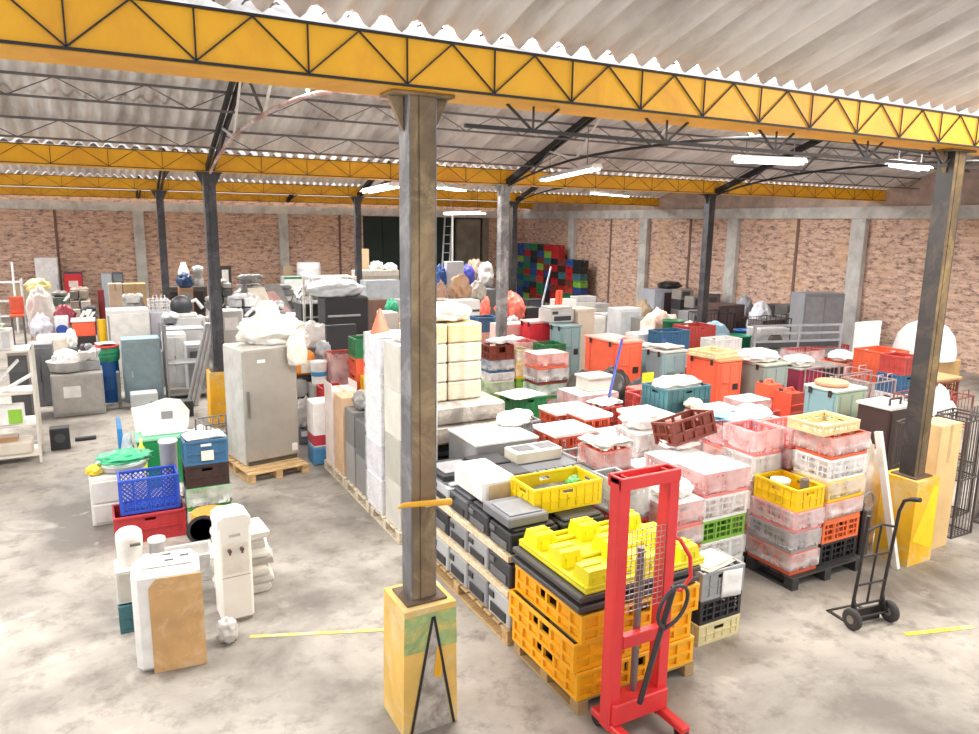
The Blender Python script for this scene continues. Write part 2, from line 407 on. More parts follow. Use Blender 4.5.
# ------------------------------------------------------------------ columns on painted plinths
PZ = 1.0
def column(x, y, label, side, front, extra=None, plinth='#f0b51c', pl_lab=''):
    t = thing('steel_column', label, 'column', (x, y, PZ), 0, 'steel columns on concrete plinths')
    h = EZ-PZ
    sm, fm = side, front
    for s in (-1, 1):
        MB().box(s*.095-.005, s*.095+.005, -.09, .09, 0, h, .002).build('side_channel', sm, t)
    MB().box(-.0899, .0899, -.08, .08, 0, h).build('web_plate', fm, t)
    MB().box(-.0899, -.034, -.0885, -.0805, 0, h, .002).build('front_strip', fm, t)
    MB().box(-.024, .0899, -.0885, -.0805, 0, h, .002).build('front_strip', fm, t)
    MB().box(-.16, .16, -.15, .15, 0, .015).build('base_plate', plain('#6b5a4c', .8, .2), t)
    for s in (-1, 1):
        MB().prism([(s*.111, h-.24), (s*.111, h-.024), (s*.21, h-.024)] if s > 0 else [(s*.111, h-.24), (s*.21, h-.024), (s*.111, h-.024)], -.02, .02, 'xz').build('bracket', fm, t)
    MB().box(-.22, .22, -.12, .12, h-.022, h-.002, .003).build('cap_plate', fm, t)
    p = thing('concrete_plinth', pl_lab, 'plinth', (x, y, 0), 0, 'concrete plinths under the columns')
    MB().prism([(-.22, 0), (.22, 0), (.205, PZ-.001), (-.205, PZ-.001)], -.21, .21, 'xz').build('block', plain(plinth, .75, 0, .2, 3, '#d8c9a0'), p)
    return t, p
DGREY = plain('#4a4a50', .5, .25, .25, 4, '#6d6d72'); DG2 = plain('#3e3b3a', .55, .25, .3, 4, '#5c5149')
STREAK = plain('#8e8d8e', .45, .3, .4, 3, '#d4d2d0'); LGREY = plain('#77767a', .5, .3, .3, 3, '#a5a3a2')
RUST = plain('#8a755b', .75, .1, .4, 2.2, '#b39b76'); RUST2 = plain('#6e5c44', .75, .15, .4, 2.5, '#9a8055')
col1, pl1 = column(C1X, Y1, 'rusty brown steel column with grey channels, nearest column at the picture centre', LGREY, RUST, None, '#e6ba62', 'painted plinth of the near central column, with a grey triangle on yellow')
_, pl2 = column(C1X+BAY+.1, Y1+.04, 'dark brown steel column at right beside the tall carton', DG2, RUST2, None, '#f2bb22', 'bright yellow plinth behind the hand truck')
column(C1X, Y2, 'dark grey column left of the tall steel fridge, on the middle girder', DGREY, DGREY, None, '#f0b228', 'yellow plinth left of the tall steel fridge')
column(C1X+BAY, Y2, 'pale streaked grey column at the middle of the hall', STREAK, STREAK, None, '#c9b27a', 'plinth of the pale streaked column, hidden among the goods')
column(C1X+2*BAY, Y2, 'dark column in front of the brown cabinet and brick wall', DGREY, DG2, None, '#c9b27a', 'plinth of the dark column in front of the brown cabinet')
column(C1X, Y3, 'slim dark column near the back wall, leftmost in the picture', DGREY, DGREY, None, '#c9b27a', 'plinth of the leftmost far column')
column(C1X+BAY, Y3, 'dark column left of the dark green doorway', DGREY, DGREY, None, '#c9b27a', 'plinth of the column left of the dark green doorway')
column(C1X+2*BAY, Y3, 'dark column left of the wall of coloured crates', DG2, DGREY, None, '#c9b27a', 'plinth of the column left of the coloured crates')
# worn painted triangle and green band on the near plinth
def decal(poly, y, name, m_, par): return MB().prism(poly, y-.0025, y, 'xz').build(name, m_, par)
decal([(-.212, .66), (.212, .66), (.205, .95), (-.205, .95)], -.2102, 'painted_green_band', plain('#9db67a', .8, 0, .3, 6, '#d9c06a'), pl1)
decal([(-.14, .0), (.17, .0), (.02, .9)], -.2128, 'painted_triangle', plain('#c3b9ac', .85, 0, .35, 8, '#8a7d70'), pl1)
ln = MB()
for a, b in (((-.16, 0), (.015, .92)), ((.19, 0), (.025, .92))):
    ln.bar((a[0], -.217, a[1]), (b[0], -.217, b[1]), .004, .02, (1, 0, 0))
ln.build('painted_line', plain('#2b2a28', .8), pl1)
decal([(.02, .45), (.08, .4), (.1, .6), (.05, .68)], -.2155, 'painted_patch', plain('#e8a92a', .8), pl1)
decal([(-.18, .3), (-.06, .55), (.1, .9), (.19, .9), (.19, .15)], -.2102, 'painted_patch', plain('#f7d51d', .7, 0, .15, 4), pl2)
# yellow bar across the near column
x0, z0 = on_y(398, 508, Y1-.19); x1, z1 = on_y(452, 502.5, Y1-.19)
tag(MB().tube([(x0, Y1-.19, z0), (x0+.05, Y1-.17, z0+.004), (x1, Y1-.17, z1)], [.008, .018, .026], 10).build('yellow_bar', plain('#e8ab2f', .6)),
    'tapered yellow bar fixed across the near central column', 'bar')
MB().box(.014, .054, -.0925, -.0895, .72, .75).build('paper_label', WHT, col1)
# conduit along the left truss
# ------------------------------------------------------------------ fluorescent lights
EM = bpy.data.materials.new('lit_tube'); EM.use_nodes = True
_b = EM.node_tree.nodes['Principled BSDF']; _b.inputs['Emission Color'].default_value = (1, .98, .95, 1); _b.inputs['Emission Strength'].default_value = 6
def fluo(pa, pb, z, label, wd=.24, up=5.4, lit=True):
    a = Vector((*at(*pa, z), z)); b = Vector((*at(*pb, z), z)); L = (b-a).length; c = (a+b)/2
    t = thing('fluorescent_light', label, 'light', c, math.atan2(b.y-a.y, b.x-a.x), 'fluorescent lights hung from the roof')
    m = MB().prism([(-wd/2, 0), (wd/2, 0), (wd*.28, .07), (-wd*.28, .07)], -L/2, L/2, 'yz'); m.build('housing', WHT, t)
    for s in (-1, 1):
        MB().tube([(-L/2+.04, s*wd*.25, -.018), (L/2-.04, s*wd*.25, -.018)], .016, 8).build('tube', EM, t)
        MB().bar((s*L*.35, 0, .07), (s*L*.35, 0, up-z), .012).build('hanger', GRY, t)
fluo((543, 180), (597, 168), 4.66, 'lit fluorescent fixture beside the truss of the streaked middle column', .22)
fluo((735, 160), (803, 163), 4.74, 'bright fluorescent fixture under the near yellow girder, right of the picture centre', .24)
fluo((592, 193), (628, 196), 4.72, 'fluorescent fixture above the brick wall right of the streaked middle column', .22)
fluo((893, 164), (925, 169), 4.7, 'fluorescent fixture beside the top of the right brown column', .25, 5.2)
fluo((366, 192), (396, 186), 4.45, 'fluorescent fixture left of the near central column', .3, 4.56)
fluo((440, 187), (463, 190), 4.45, 'fluorescent fixture right of the near central column', .3, 4.56)
fluo((446, 214), (484, 213), 4.12, 'fluorescent fixture hung in front of the dark green doorway', .25, 5.2)
# fill lamps added under the hidden roof slopes to brighten the hall
for (ya, yb) in bays[1:]:
    ym = ya+(yb-ya)*.27
    for x in (-3.5, 5.0, 13.5):
        roof_fill(x, ym, rz_(ym, ya, yb)-.12, 6.5, 1.6, 680, -math.atan(.3))
_l = bpy.data.lights.new('front_fill_light', 'AREA'); _l.shape = 'RECTANGLE'; _l.size = 5; _l.size_y = 1.6; _l.energy = 320; _l.color = (1, .9, .76)  # added warm fill lamp above the view, brightens the front right
_o = bpy.data.objects.new('front_fill_light', _l); COL.objects.link(_o); _o.location = (9.2, 2.0, 5.45); _o.rotation_euler = (math.atan(.3), 0, 0)
# ================================================================== BUILDERS OF GOODS
ORD = ['topmost', 'second from the top', 'third from the top', 'fourth from the top', 'fifth from the top', 'sixth from the top', 'seventh from the top']
CN = {}
def crate_mesh(w, d, h, style):
    def go():
        m = MB(); t = .018; W, D = w/2, d/2
        m.box(-W+.0225, W-.0225, -D+.0225, D-.0225, .002, .014)                     # floor
        sides = [((-W, -D), (W, -D), (0, -1)), ((W, -D), (W, D), (1, 0)), ((W, D), (-W, D), (0, 1)), ((-W, D), (-W, -D), (-1, 0))]
        for si, (a, b, n) in enumerate(sides):
            L = math.hypot(b[0]-a[0], b[1]-a[1]); u = ((b[0]-a[0])/L, (b[1]-a[1])/L)
            def seg(s0, s1, z0, z1, o0, o1, c=0):       # o = depth inwards
                p = (a[0]+u[0]*s0-n[0]*o0, a[1]+u[1]*s0-n[1]*o0); q = (a[0]+u[0]*s1-n[0]*o1, a[1]+u[1]*s1-n[1]*o1)
                m.box(p[0], q[0], p[1], q[1], z0, z1, c)
            e0, e1, e2 = (0, .004, .004) if si % 2 == 0 else (.0265, .0225, .0245)   # butt joints at the corners
            seg(e0, L-e0, h-.032, h, 0, .026, .004)      # rim
            seg(e1, L-e1, 0, .03, .004, .022)            # bottom band
            seg(e2, .04, .03, h-.032, .004, .024); seg(L-.04, L-e2, .03, h-.032, .004, .024)
            if style == 'lattice':
                nv = max(3, round(L/.085))
                for k in range(1, nv): seg(L*k/nv-.006, L*k/nv+.006, .03, h-.032, .004, .018)
                for z in ((h-.0)*.36, (h)*.64): seg(.04, L-.04, z-.007, z+.007, .006, .018)
                seg(L*.33-.011, L*.33+.011, .03, h-.03, .002, .02); seg(L*.67-.011, L*.67+.011, .03, h-.03, .002, .02)
            elif style == 'diamond':
                s = .055; zz = h-.062; k = -zz
                while k < L:
                    for sg in (1, -1):
                        s0, s1 = max(.03, k), min(L-.03, k+zz)
                        if s1-s0 > .02:
                            z0_, z1_ = (.03+(s0-k), .03+(s1-k)) if sg > 0 else (.03+zz-(s0-k), .03+zz-(s1-k))
                            p = (a[0]+u[0]*s0-n[0]*.012, a[1]+u[1]*s0-n[1]*.012, z0_); q = (a[0]+u[0]*s1-n[0]*.012, a[1]+u[1]*s1-n[1]*.012, z1_)
                            m.bar(p, q, .01)
                    k += s
                for f in (.25, .5, .75): seg(L*f-.008, L*f+.008, .03, h-.03, .002, .02)
            elif style == 'coarse':                      # deep pallet-like frames with big windows
                nv = max(3, round(L/.17))
                for k in range(1, nv): seg(L*k/nv-.014, L*k/nv+.014, .03, h-.032, .002, .03)
                seg(.03, L-.03, h*.45-.014, h*.45+.014, .002, .028)
                seg(.04, L*.5-.12, .03, h-.03, .024, .03); seg(L*.5+.12, L-.04, .03, h-.03, .024, .03); seg(L*.5-.12, L*.5+.12, .03, h*.5, .024, .03)
            else:                                        # closed panels with ribs and a hand hole
                hz0, hz1, hw = h-.085, h-.05, min(.06, L*.16)
                seg(.04, L-.04, .03, hz0, .012, .018); seg(.04, L-.04, hz1, h-.032, .012, .018)
                seg(.04, L/2-hw, hz0, hz1, .012, .018); seg(L/2+hw, L-.04, hz0, hz1, .012, .018)
                nv = max(3, round(L/.1))
                for k in range(1, nv):
                    if abs(L*k/nv-L/2) > hw+.01: seg(L*k/nv-.006, L*k/nv+.006, .03, h-.032, .003, .013)
                    else: seg(L*k/nv-.006, L*k/nv+.006, .03, hz0-.01, .003, .013)
                seg(.03, L-.03, h*.45-.006, h*.45+.006, .003, .013)
        return m
    return cached(('cm', round(w, 3), round(d, 3), round(h, 3), style), go)
def crate_me(w, d, h, style, hexa):
    return cached(('crate', round(w, 3), round(d, 3), round(h, 3), style, hexa), lambda: crate_mesh(w, d, h, style).mesh('crate', plain(hexa, .42, 0, .12, 4)))
def film_me(w, d, h, seed, tint, top, drop=0):
    def go():
        m = MB(); W, D = w/2+.008, d/2+.008; nx, nz = 9, 5
        ring = [(-W+2*W*i/nx, -D) for i in range(nx)]+[(W, -D+2*D*i/nx) for i in range(nx)]+[(W-2*W*i/nx, D) for i in range(nx)]+[(-W, D-2*D*i/nx) for i in range(nx)]
        n = len(ring); V = []
        for k in range(nz+1):
            for i, (x, y) in enumerate(ring):
                z = h*k/nz
                if k == 0: z = drop+.05*(1+noise.noise(Vector((x*6, y*6, seed))))
                z = max(z, 0)
                q = 1+.016*(1+noise.noise(Vector((x*7, y*7, z*9+seed))))
                V.append((x*q, y*q, z))
        m.add(V, [(k*n+i, k*n+(i+1) % n, (k+1)*n+(i+1) % n, (k+1)*n+i) for k in range(nz) for i in range(n)], True)
        if top:
            m.sheet(-W, W, -D, D, lambda x, y: h+.004+.022*(1+noise.noise(Vector((x*7, y*7, seed*2.3))))*(1-max(abs(x)/W, abs(y)/D)**4), 10, 8, .002)
        me = m.mesh('stretch_film', film_mat(tint))
        if top:
            me.materials.append(film_mat(tint, .72, .96))  # top sheet whiter than the sides, its overexposed brightness put into the material
            for i in range(nz*n, len(me.polygons)): me.polygons[i].material_index = 1
        return me
    return cached(('film', round(w, 3), round(d, 3), round(h, 3), seed % 4, tint, top, drop), go)
CNAME = {'#e06543': 'orange', '#ea7442': 'orange', '#b8463f': 'red', '#b3262e': 'red', '#f0c618': 'yellow', '#3f9a4f': 'green', '#2d7a4b': 'green', '#7fb546': 'lime green',
         '#3a6a90': 'blue', '#3f6f78': 'teal', '#2f55b5': 'blue', '#2b2b30': 'black', '#7c3b2e': 'brown', '#3b2a2a': 'dark brown', '#e48c8a': 'pink', '#e9e7e4': 'white', '#9a9c9d': 'grey', '#dccf9f': 'beige', '#2c4f8e': 'blue'}
def crate(x, y, z, w, d, h, hexa, label, style='lattice', film=0, rz=0, group=None, top=False, tint='#ffffff', name='plastic_crate'):
    o = link(name, crate_me(w, d, h, style, hexa), None, (x, y, z), rz)
    tag(o, label, 'crate', group)
    if film: link('stretch_film', film_me(w, d, h, R.randrange(4), tint, top, 0 if film == 1 else h*.35), o)
    return o
def stack(x0, y0, w, d, items, where, group, z=0, jit=.012):
    """crates from the floor up; x0, y0 = nearest corner; items = (colour, height, style, film) from the bottom"""
    n = len(items); x, y = x0+w/2, y0+d/2
    for i, it in enumerate(items):
        hexa, h, style, film = it[:4]; style = 'lattice' if film and style == 'panel' else style; o = it[4] if len(it) > 4 else {}
        ww, dd = o.get('w', w), o.get('d', d)
        lab = o.get('label') or '%s%s crate, %s in the %s' % ('wrapped ' if film else '', CNAME[hexa], 'lowest' if i == 0 and n > 1 else ORD[n-1-i], where)
        crate(x+R.uniform(-jit, jit)+o.get('dx', 0), y+R.uniform(-jit, jit)+o.get('dy', 0), z, ww, dd, h, hexa, lab, style, film, R.uniform(-.02, .02)+o.get('rz', 0), group, o.get('top', False), o.get('tint', '#ffffff'))
        z += h+.002+(.026 if o.get('top') else 0)
    return z
def pallet(x, y, w, d, label, rz=0, hexa='#d9b684', m=None, h=.14, z=0):
    t = thing('pallet', label, 'pallet', (x, y, z), rz, 'pallets under the goods'); m = m or wood(hexa, '#a98a5e')
    n = max(4, round(d/.16))
    for k in range(n):
        yy = -d/2+d*k/n; MB().box(-w/2, w/2, yy+.008, yy+d/n-.022, h-.02, h, .003).build('deck_board', m, t)
    for xx in (-w/2+.05, 0, w/2-.05):
        MB().box(xx-.05, xx+.05, -d/2, d/2, 0, .02, .003).build('runner', m, t)
        for yy in (-d/2+.06, 0, d/2-.06): MB().box(xx-.05, xx+.05, yy-.055, yy+.055, .02, h-.021, .003).build('block', m, t)
    return t
def boxy(name, label, cat, x, y, z, w, d, h, hexa, parts=(), rz=0, rough=.5, metal=0, c=.012, group=None, m=None, dirt=None):
    """a cabinet-like thing: its body and the fitted parts given as (name, x0,x1,y0,y1,z0,z1, colour) in its own frame, front at -d/2"""
    t = thing(name, label, cat, (x, y, z), rz, group)
    m = m or plain(hexa, rough, metal, .14, 3, dirt)
    MB().box(-w/2, w/2, -d/2, d/2, 0, h, c).build('body', m, t)
    for p in parts:
        MB().box(*p[1:7], .004).build(p[0], p[7] if not isinstance(p[7], str) else plain(p[7], .4), t)
    return t
CARD = '#d8b58a'
def carton(x, y, z, w, d, h, label, hexa=CARD, rz=0, tape=True, film=0, group='cardboard cartons', flaps=False, tint='#ffffff'):
    t = thing('cardboard_box', label, 'box', (x, y, z), rz, group)
    cm = plain(hexa, .8, 0, .16, 2.5)
    MB().box(-w/2, w/2, -d/2, d/2, 0, h, .006).build('carton', cm, t)
    if tape: MB().box(-.028, .028, -d/2-.002, d/2+.002, h*.7, h+.002).build('tape', plain('#c9a878', .3), t)
    if flaps:
        for s in (-1, 1): MB().box(s*w/2-.004, s*w/2+.004, -d/2, d/2, h, h+.11).build('flap', cm, t)
    if film: link('stretch_film', film_me(w, d, h, R.randrange(4), tint, True), t)
    return t
def bag(x, y, z, rx, ry, rzh, label, hexa='#f2f1ee', seed=None, amp=.28, name='plastic_bag', cat='bag', knot=False, rough=.35, group='bags and wrapped bundles', mat=None):
    seed = seed if seed is not None else R.random()*50
    m_ = mat or plain(hexa, rough, 0, .12, 6)
    if not knot:
        m = MB().blob((0, 0, rzh*.5), (rx, ry, rzh*.62), seed, amp, 4, 1.6, 0, True, True)
        return tag(m.build(name, m_, None, (x, y, z)), label, cat, group)
    t = thing(name, label, cat, (x, y, z), 0, group)
    MB().blob((0, 0, rzh*.42), (rx, ry, rzh*.5), seed, amp, 4, 1.6, 0, True, True).build('bag_body', m_, t)
    MB().blob((rx*.1, 0, rzh*.88), (rx*.3, ry*.3, rzh*.3), seed+3, .35, 3, 2, None, True, True).build('gathered_neck', m_, t)
    return t
def papers(x, y, z, w, d, label, rz=0, n=4, hexa='#f4f3ef', group='papers and sheets on the goods', name='paper_sheet', cat='paper', amp=.02):
    m = MB(); s0 = R.random()*30
    for k in range(n):
        ox, oy = R.uniform(-.04, .04), R.uniform(-.04, .04)
        m.sheet(-w/2+ox, w/2+ox, -d/2+oy, d/2+oy, lambda xx, yy, k=k: .006+k*.008+amp*(1+noise.noise(Vector((xx*5, yy*5, s0+k)))), 8, 8, .003)
    return tag(m.build(name, plain(hexa, .6, 0, .06, 3), None, (x, y, z), rz), label, cat, group)
def junk(x, y, z, rx, ry, rzh, label, hexa, name='scrap_heap', cat='scrap', n=6):
    """a loose heap of cases, bent sheets, bars and pipes"""
    t = thing(name, label, cat, (x, y, z)); cols = hexa if isinstance(hexa, (list, tuple)) else [hexa]
    zz = 0; k = 0
    while zz < rzh-.12:                                   # rough layers of discarded cases
        h = min(R.uniform(.16, .34), rzh-zz); q = 1-.45*(zz/rzh)**1.5
        for sx in ((-1, 1) if rx*q > .22 else (0,)):
            ww = rx*q*(.52 if sx else 1.0)*R.uniform(.82, .98); cx_ = sx*rx*q*.5+R.uniform(-.04, .04)*rx
            hh = h*R.uniform(.75, 1.0) if zz+h > rzh*.7 else h
            o = MB().box(-ww, ww, -ry*q, ry*q, 0, hh-.004, .012).build('scrap_case', plain(cols[k % len(cols)], .5, .1, .3, 4), t, (cx_, R.uniform(-.03, .03), zz), R.uniform(-.12, .12)); k += 1
        zz += h
    for k in range(n):
        px, py = R.uniform(-.8, .8)*rx, -ry*R.uniform(.2, 1.0); pz = rzh*R.uniform(.55, .95); cc = cols[(k+1) % len(cols)]; m = MB()
        if k % 3 == 0: m.bar((px-.22*rx, py, pz-.2*rzh*.4), (px+.3*rx, py+.1, pz+R.uniform(.02, .14)), .24*rx+.05, .02); nm = 'scrap_panel'
        elif k % 3 == 1: m.tube([(px-.3*rx, py, pz*.8), (px, py, pz+.1), (px+.3*rx, py+.1, pz*.85)], .018, 6); nm = 'scrap_pipe'
        else: m.blob((px*.6, py*.3, rzh*.98), (.26*rx+.05, .3*ry, .1), R.random()*30, .4, 2, 2.5); nm = 'scrap_cloth'
        m.build(nm, plain(cc, .45, .2, .2, 4), t)
    return t
def drum(x, y, z, r, h, label, hexa, name='drum', cat='drum', lid=None, group='drums and buckets', open_=False):
    t = thing(name, label, cat, (x, y, z), 0, group)
    pr = [(r*.94, 0), (r*.97, .02), (r, h*.3), (r*1.02, h*.33), (r, h*.36), (r, h*.63), (r*1.02, h*.66), (r, h*.69), (r*.97, h-.02), (r*.95, h)]
    if open_: pr = [(r*.8, 0), (r*.82, .01), (r*.97, h-.03), (r*1.05, h-.028), (r*1.05, h), (r*.95, h), (r*.78, .02), (0.0005, .02)]
    MB().lathe(pr, 22).build('barrel' if not open_ else 'bucket_wall', plain(hexa, .4, 0, .12, 3), t)
    if lid: MB().lathe([(r*.99, h), (r*1.02, h+.004), (r*1.02, h+.03), (r*.9, h+.04), (.0005, h+.042)], 22).build('lid', plain(lid, .4), t)
    return t
def table(x, y, w, d, h, label, rz=0, shelf=True, m=None, group='steel work tables', z=0):
    m = m or steel(); t = thing('work_table', label, 'table', (x, y, z), rz, group)
    MB().box(-w/2, w/2, -d/2, d/2, h-.035, h, .006).build('table_top', m, t)
    for sx in (-1, 1):
        for sy in (-1, 1): MB().tube([(sx*(w/2-.05), sy*(d/2-.05), 0), (sx*(w/2-.05), sy*(d/2-.05), h-.036)], .02, 8).build('leg', m, t)
    if shelf: MB().box(-w/2+.03, w/2-.03, -d/2+.03, d/2-.03, .28, .30, .004).build('shelf', m, t)
    return t
def rack(x, y, w, d, h, label, levels, rz=0, hexa='#e9e6e0', name='shelf_rack', post=.04, z=0, group='metal racks', wire=False):
    m = plain(hexa, .5, .1, .2, 3); t = thing(name, label, 'rack', (x, y, z), rz, group)
    for sx in (-1, 1):
        for sy in (-1, 1): MB().box(sx*(w/2)-post/2, sx*(w/2)+post/2, sy*(d/2)-post/2, sy*(d/2)+post/2, 0, h, .004).build('post', m, t)
    for lv in levels:
        mm = MB()
        if wire:
            for k in range(int(w/.06)+1): xx = -w/2+w*k/int(w/.06); mm.bar((xx, -d/2, lv), (xx, d/2, lv), .008)
            for yy in (-d/2, 0, d/2): mm.bar((-w/2, yy, lv-.008), (w/2, yy, lv-.008), .012)
        else: mm.box(-w/2+post/2, w/2-post/2, -d/2, d/2, lv-.03, lv, .004)
        mm.build('shelf', m, t)
    return t
def wire_frame(x, y, z, w, d, h, label, hexa='#c9a9a4', rz=0, name='wire_rack', step=.1, group='wire frames'):
    m = MB(); r = .008
    for zz in (0.01, h*.5, h-.01):
        for (a, b) in (((-w/2, -d/2), (w/2, -d/2)), ((w/2, -d/2), (w/2, d/2)), ((w/2, d/2), (-w/2, d/2)), ((-w/2, d/2), (-w/2, -d/2))):
            m.bar((*a, zz), (*b, zz), .018)
    k = -w/2
    while k <= w/2+1e-6:
        m.bar((k, -d/2, 0), (k, -d/2, h), .008); m.bar((k, d/2, 0), (k, d/2, h), .008); m.bar((k, -d/2, h*.5), (k, d/2, h*.5), .008); m.bar((k, -d/2, .01), (k, d/2, .01), .008); k += step
    for s in (-1, 1):
        for q in (-1, 1): m.bar((s*w/2, q*d/2, 0), (s*w/2, q*d/2, h), .022)
        m.tube([(s*w*.3, -d/2, h-.01), (s*w*.3, -d/2, h+.12), (s*w*.1, -d/2, h+.12), (s*w*.1, -d/2, h-.01)], .01, 6)
    return tag(m.build(name, plain(hexa, .4, .4, .2, 4), None, (x, y, z), rz), label, 'wire rack', group)
def monitor(x, y, z, w, h, label, rz=0, hexa='#e6e5e2', screen='#2b2d31', name='crt_monitor', cat='monitor', d=.4, group='monitors and microwaves'):
    t = thing(name, label, cat, (x, y, z), rz, group); m = plain(hexa, .5, 0, .08, 3)
    MB().box(-w/2, w/2, -d/2, -d/2+.1, 0, h, .015).build('bezel', m, t)
    MB().prism([(-w*.46, .02), (w*.46, .02), (w*.46, h-.02), (-w*.46, h-.02)], -d/2+.1, d*.1, 'xz').build('back_shell', m, t)
    MB().box(-w*.34, w*.34, d*.1, d/2, .03, h*.8, .03).build('tube_housing', m, t)
    MB().box(-w*.42, w*.42, -d/2-.006, -d/2+.004, h*.15, h*.9, .004).build('screen', plain(screen, .15), t)
    return t
def microwave(x, y, z, w, d, h, label, rz=0, hexa='#ecebe8'):
    t = thing('microwave_oven', label, 'microwave', (x, y, z), rz, 'monitors and microwaves')
    MB().box(-w/2, w/2, -d/2, d/2, 0, h, .01).build('housing', plain(hexa, .4), t)
    dd = MB().box(-w*.47, w*.22, -d/2-.02, -d/2, h*.08, h*.92, .006).build('door', plain(hexa, .35), t)
    MB().box(-w*.40, w*.13, -d/2-.024, -d/2-.018, h*.2, h*.8).build('window', plain('#4b4d55', .15), dd)
    MB().box(w*.17, w*.2, -d/2-.045, -d/2-.02, h*.15, h*.85, .005).build('handle', plain('#c9c9c9', .3), dd)
    MB().box(w*.26, w*.46, -d/2-.006, -d/2, h*.1, h*.9, .003).build('control_panel', plain('#c8c8ca', .3), t)
    return t
def printer(x, y, z, w, d, h, label, hexa, rz=0, dark='#2d2e33', group='scrap printers', name='printer'):
    t = thing(name, label, 'printer', (x, y, z), rz, group)
    MB().box(-w/2, w/2, -d/2, d/2, 0, h*.86, .014).build('body', plain(hexa, .45, 0, .12, 4), t)
    MB().box(-w*.46, w*.46, -d*.42, d*.45, h*.86, h, .012).build('lid', plain(hexa, .45, 0, .12, 4), t)
    MB().box(-w*.36, w*.36, -d/2-.012, -d/2, h*.12, h*.42, .004).build('paper_slot', plain(dark, .4), t)
    MB().box(-w*.44, -w*.2, -d/2-.012, -d/2, h*.55, h*.75, .004).build('button_panel', plain(dark, .3), t)
    return t
def bin_(x, y, z, w, d, h, hexa, label, lid=None, rz=0, side=None, name='insulated_container', cat='container', group='tall insulated containers', latch=True):
    """a tall moulded container: ribs, a recessed handle on its narrow sides, a lipped lid"""
    t = thing(name, label, cat, (x, y, z), rz, group); m = plain(hexa, .45, 0, .1, 3)
    b = MB().box(-w/2, w/2, -d/2, d/2, 0, h-.05, .02)
    for s in (-1, 1):
        b.box(s*(w/2), s*(w/2+.014), -d*.42, -d*.32, .03, h-.09, .005); b.box(s*(w/2), s*(w/2+.014), d*.32, d*.42, .03, h-.09, .005)
    for k in (-.42, -.02, .38): b.box(w*k, w*(k+.05), -d/2-.012, -d/2, .03, h-.09, .004)
    b.build('body', m, t)
    if side: MB().box(-w/2+.004, w/2-.004, -d/2-.006, -d/2+.01, .01, h-.06, .003).build('front_panel', plain(side, .5, 0, .1, 3), t)
    MB().box(-w/2-.015, w/2+.015, -d/2-.015, d/2+.015, h-.05, h, .012).build('lid', plain(lid or hexa, .45, 0, .08, 3), t)
    dk_ = plain('#33262a', .6)
    if latch:
        for (yy) in (-d*.3, d*.3): MB().box(-w/2-.03, -w/2-.016, yy-.03, yy+.03, h-.12, h-.02, .004).build('latch', dk_, t)
        for zz in (h*.25, h*.7): MB().box(-w*.3, -w*.05, -d/2-.022, -d/2-.012, zz, zz+.035, .003).build('hinge', m, t)
        MB().box(w*.12, w*.34, -d/2-.014, -d/2-.006, h*.6, h*.68, .003).build('hand_grip', dk_, t)
    return t
def jerry(x, y, z, w, d, h, label, hexa, rz=0):
    t = thing('jerry_can', label, 'jerry can', (x, y, z), rz, 'orange jerry cans'); m = plain(hexa, .4, 0, .1, 3)
    b = MB().prism([(-w/2, 0), (w/2, 0), (w/2, h*.8), (w*.25, h*.92), (-w*.5, h*.92)], -d/2, d/2, 'xz')
    for k in (.2, .4, .6): b.box(-w*.44, w*.44, -d/2-.012, -d/2, h*k, h*k+.02, .004)
    b.build('body', m, t)
    MB().tube([(-w*.3, 0, h*.9), (-w*.3, 0, h), (w*.08, 0, h), (w*.2, 0, h*.9)], .022, 8).build('handle', m, t)
    MB().lathe([(.035, h*.9), (.035, h*.98), (.0005, h*.985)], 12, -w*.42+.02, d*.25).build('cap', plain('#2b2326', .5), t)
    return t
def pole(pts, r, label, hexa, name='pole', cat='pole', metal=.3):
    return tag(MB().tube(pts, r, 8).build(name, plain(hexa, .35, metal)), label, cat)
# ================================================================== NEAR LEFT: dispenser, wrapped appliance, crates
t = thing('wrapped_appliance', 'white appliance with a brown cardboard front, standing at the front of the left pile', 'appliance', (.40, 6.42, 0), -.1)
MB().box(-.28, .25, -.19, .19, 0, .9, .05).build('body', plain('#eceae6', .4), t)
MB().prism([(-.15, .0), (.262, 0), (.262, .84), (-.09, .84), (-.15, .76)], -.2, -.188, 'xz').build('cardboard_front', plain('#d2a670', .75, 0, .2, 3, '#e4c49a'), t)
MB().box(-.2, .2, -.12, .14, .9, .925, .012).build('top_panel', plain('#e3e1de', .35), t)
for k, (a, b) in enumerate(((-.02, -.06), (.1, .0), (-.04, .06))): MB().box(a, a+.07, b, b+.03, .925, .93, .002).build('vent_slot', plain('#55534f', .6), t)
t = thing('water_dispenser', 'tall white water dispenser with two taps beside the wrapped appliance', 'water dispenser', (1.0, 6.92, 0), .04)
wd = plain('#f4f0e8', .35, 0, .06, 2)
MB().box(-.15, .15, -.15, .15, .02, .98, .022).build('body', wd, t)
MB().prism([(-.155, .955), (.155, .955), (.15, 1.03), (.09, 1.065), (-.09, 1.065), (-.15, 1.03)], -.155, .155, 'xz').build('top_cover', wd, t)
MB().box(-.12, .12, -.158, -.15, .5, .8, .004).build('tap_panel', plain('#ebe6dc', .4), t)
for s in (-1, 1):
    tp = MB().lathe([(.018, -.19), (.018, -.158)], 10, s*.055, .735, 'y').box(s*.055-.008, s*.055+.008, -.192, -.18, .70, .735).build('tap', plain('#6b4a48', .4), t)
MB().box(-.05, .05, -.156, -.15, .86, .885).build('name_plate', plain('#c9c4ba', .3), t)
MB().box(-.13, .13, -.155, -.15, .462, .468).build('panel_seam', plain('#b5ad9f', .6), t)
MB().box(-.13, .13, -.13, .13, 0, .02).build('plinth', plain('#9b958a', .6), t)
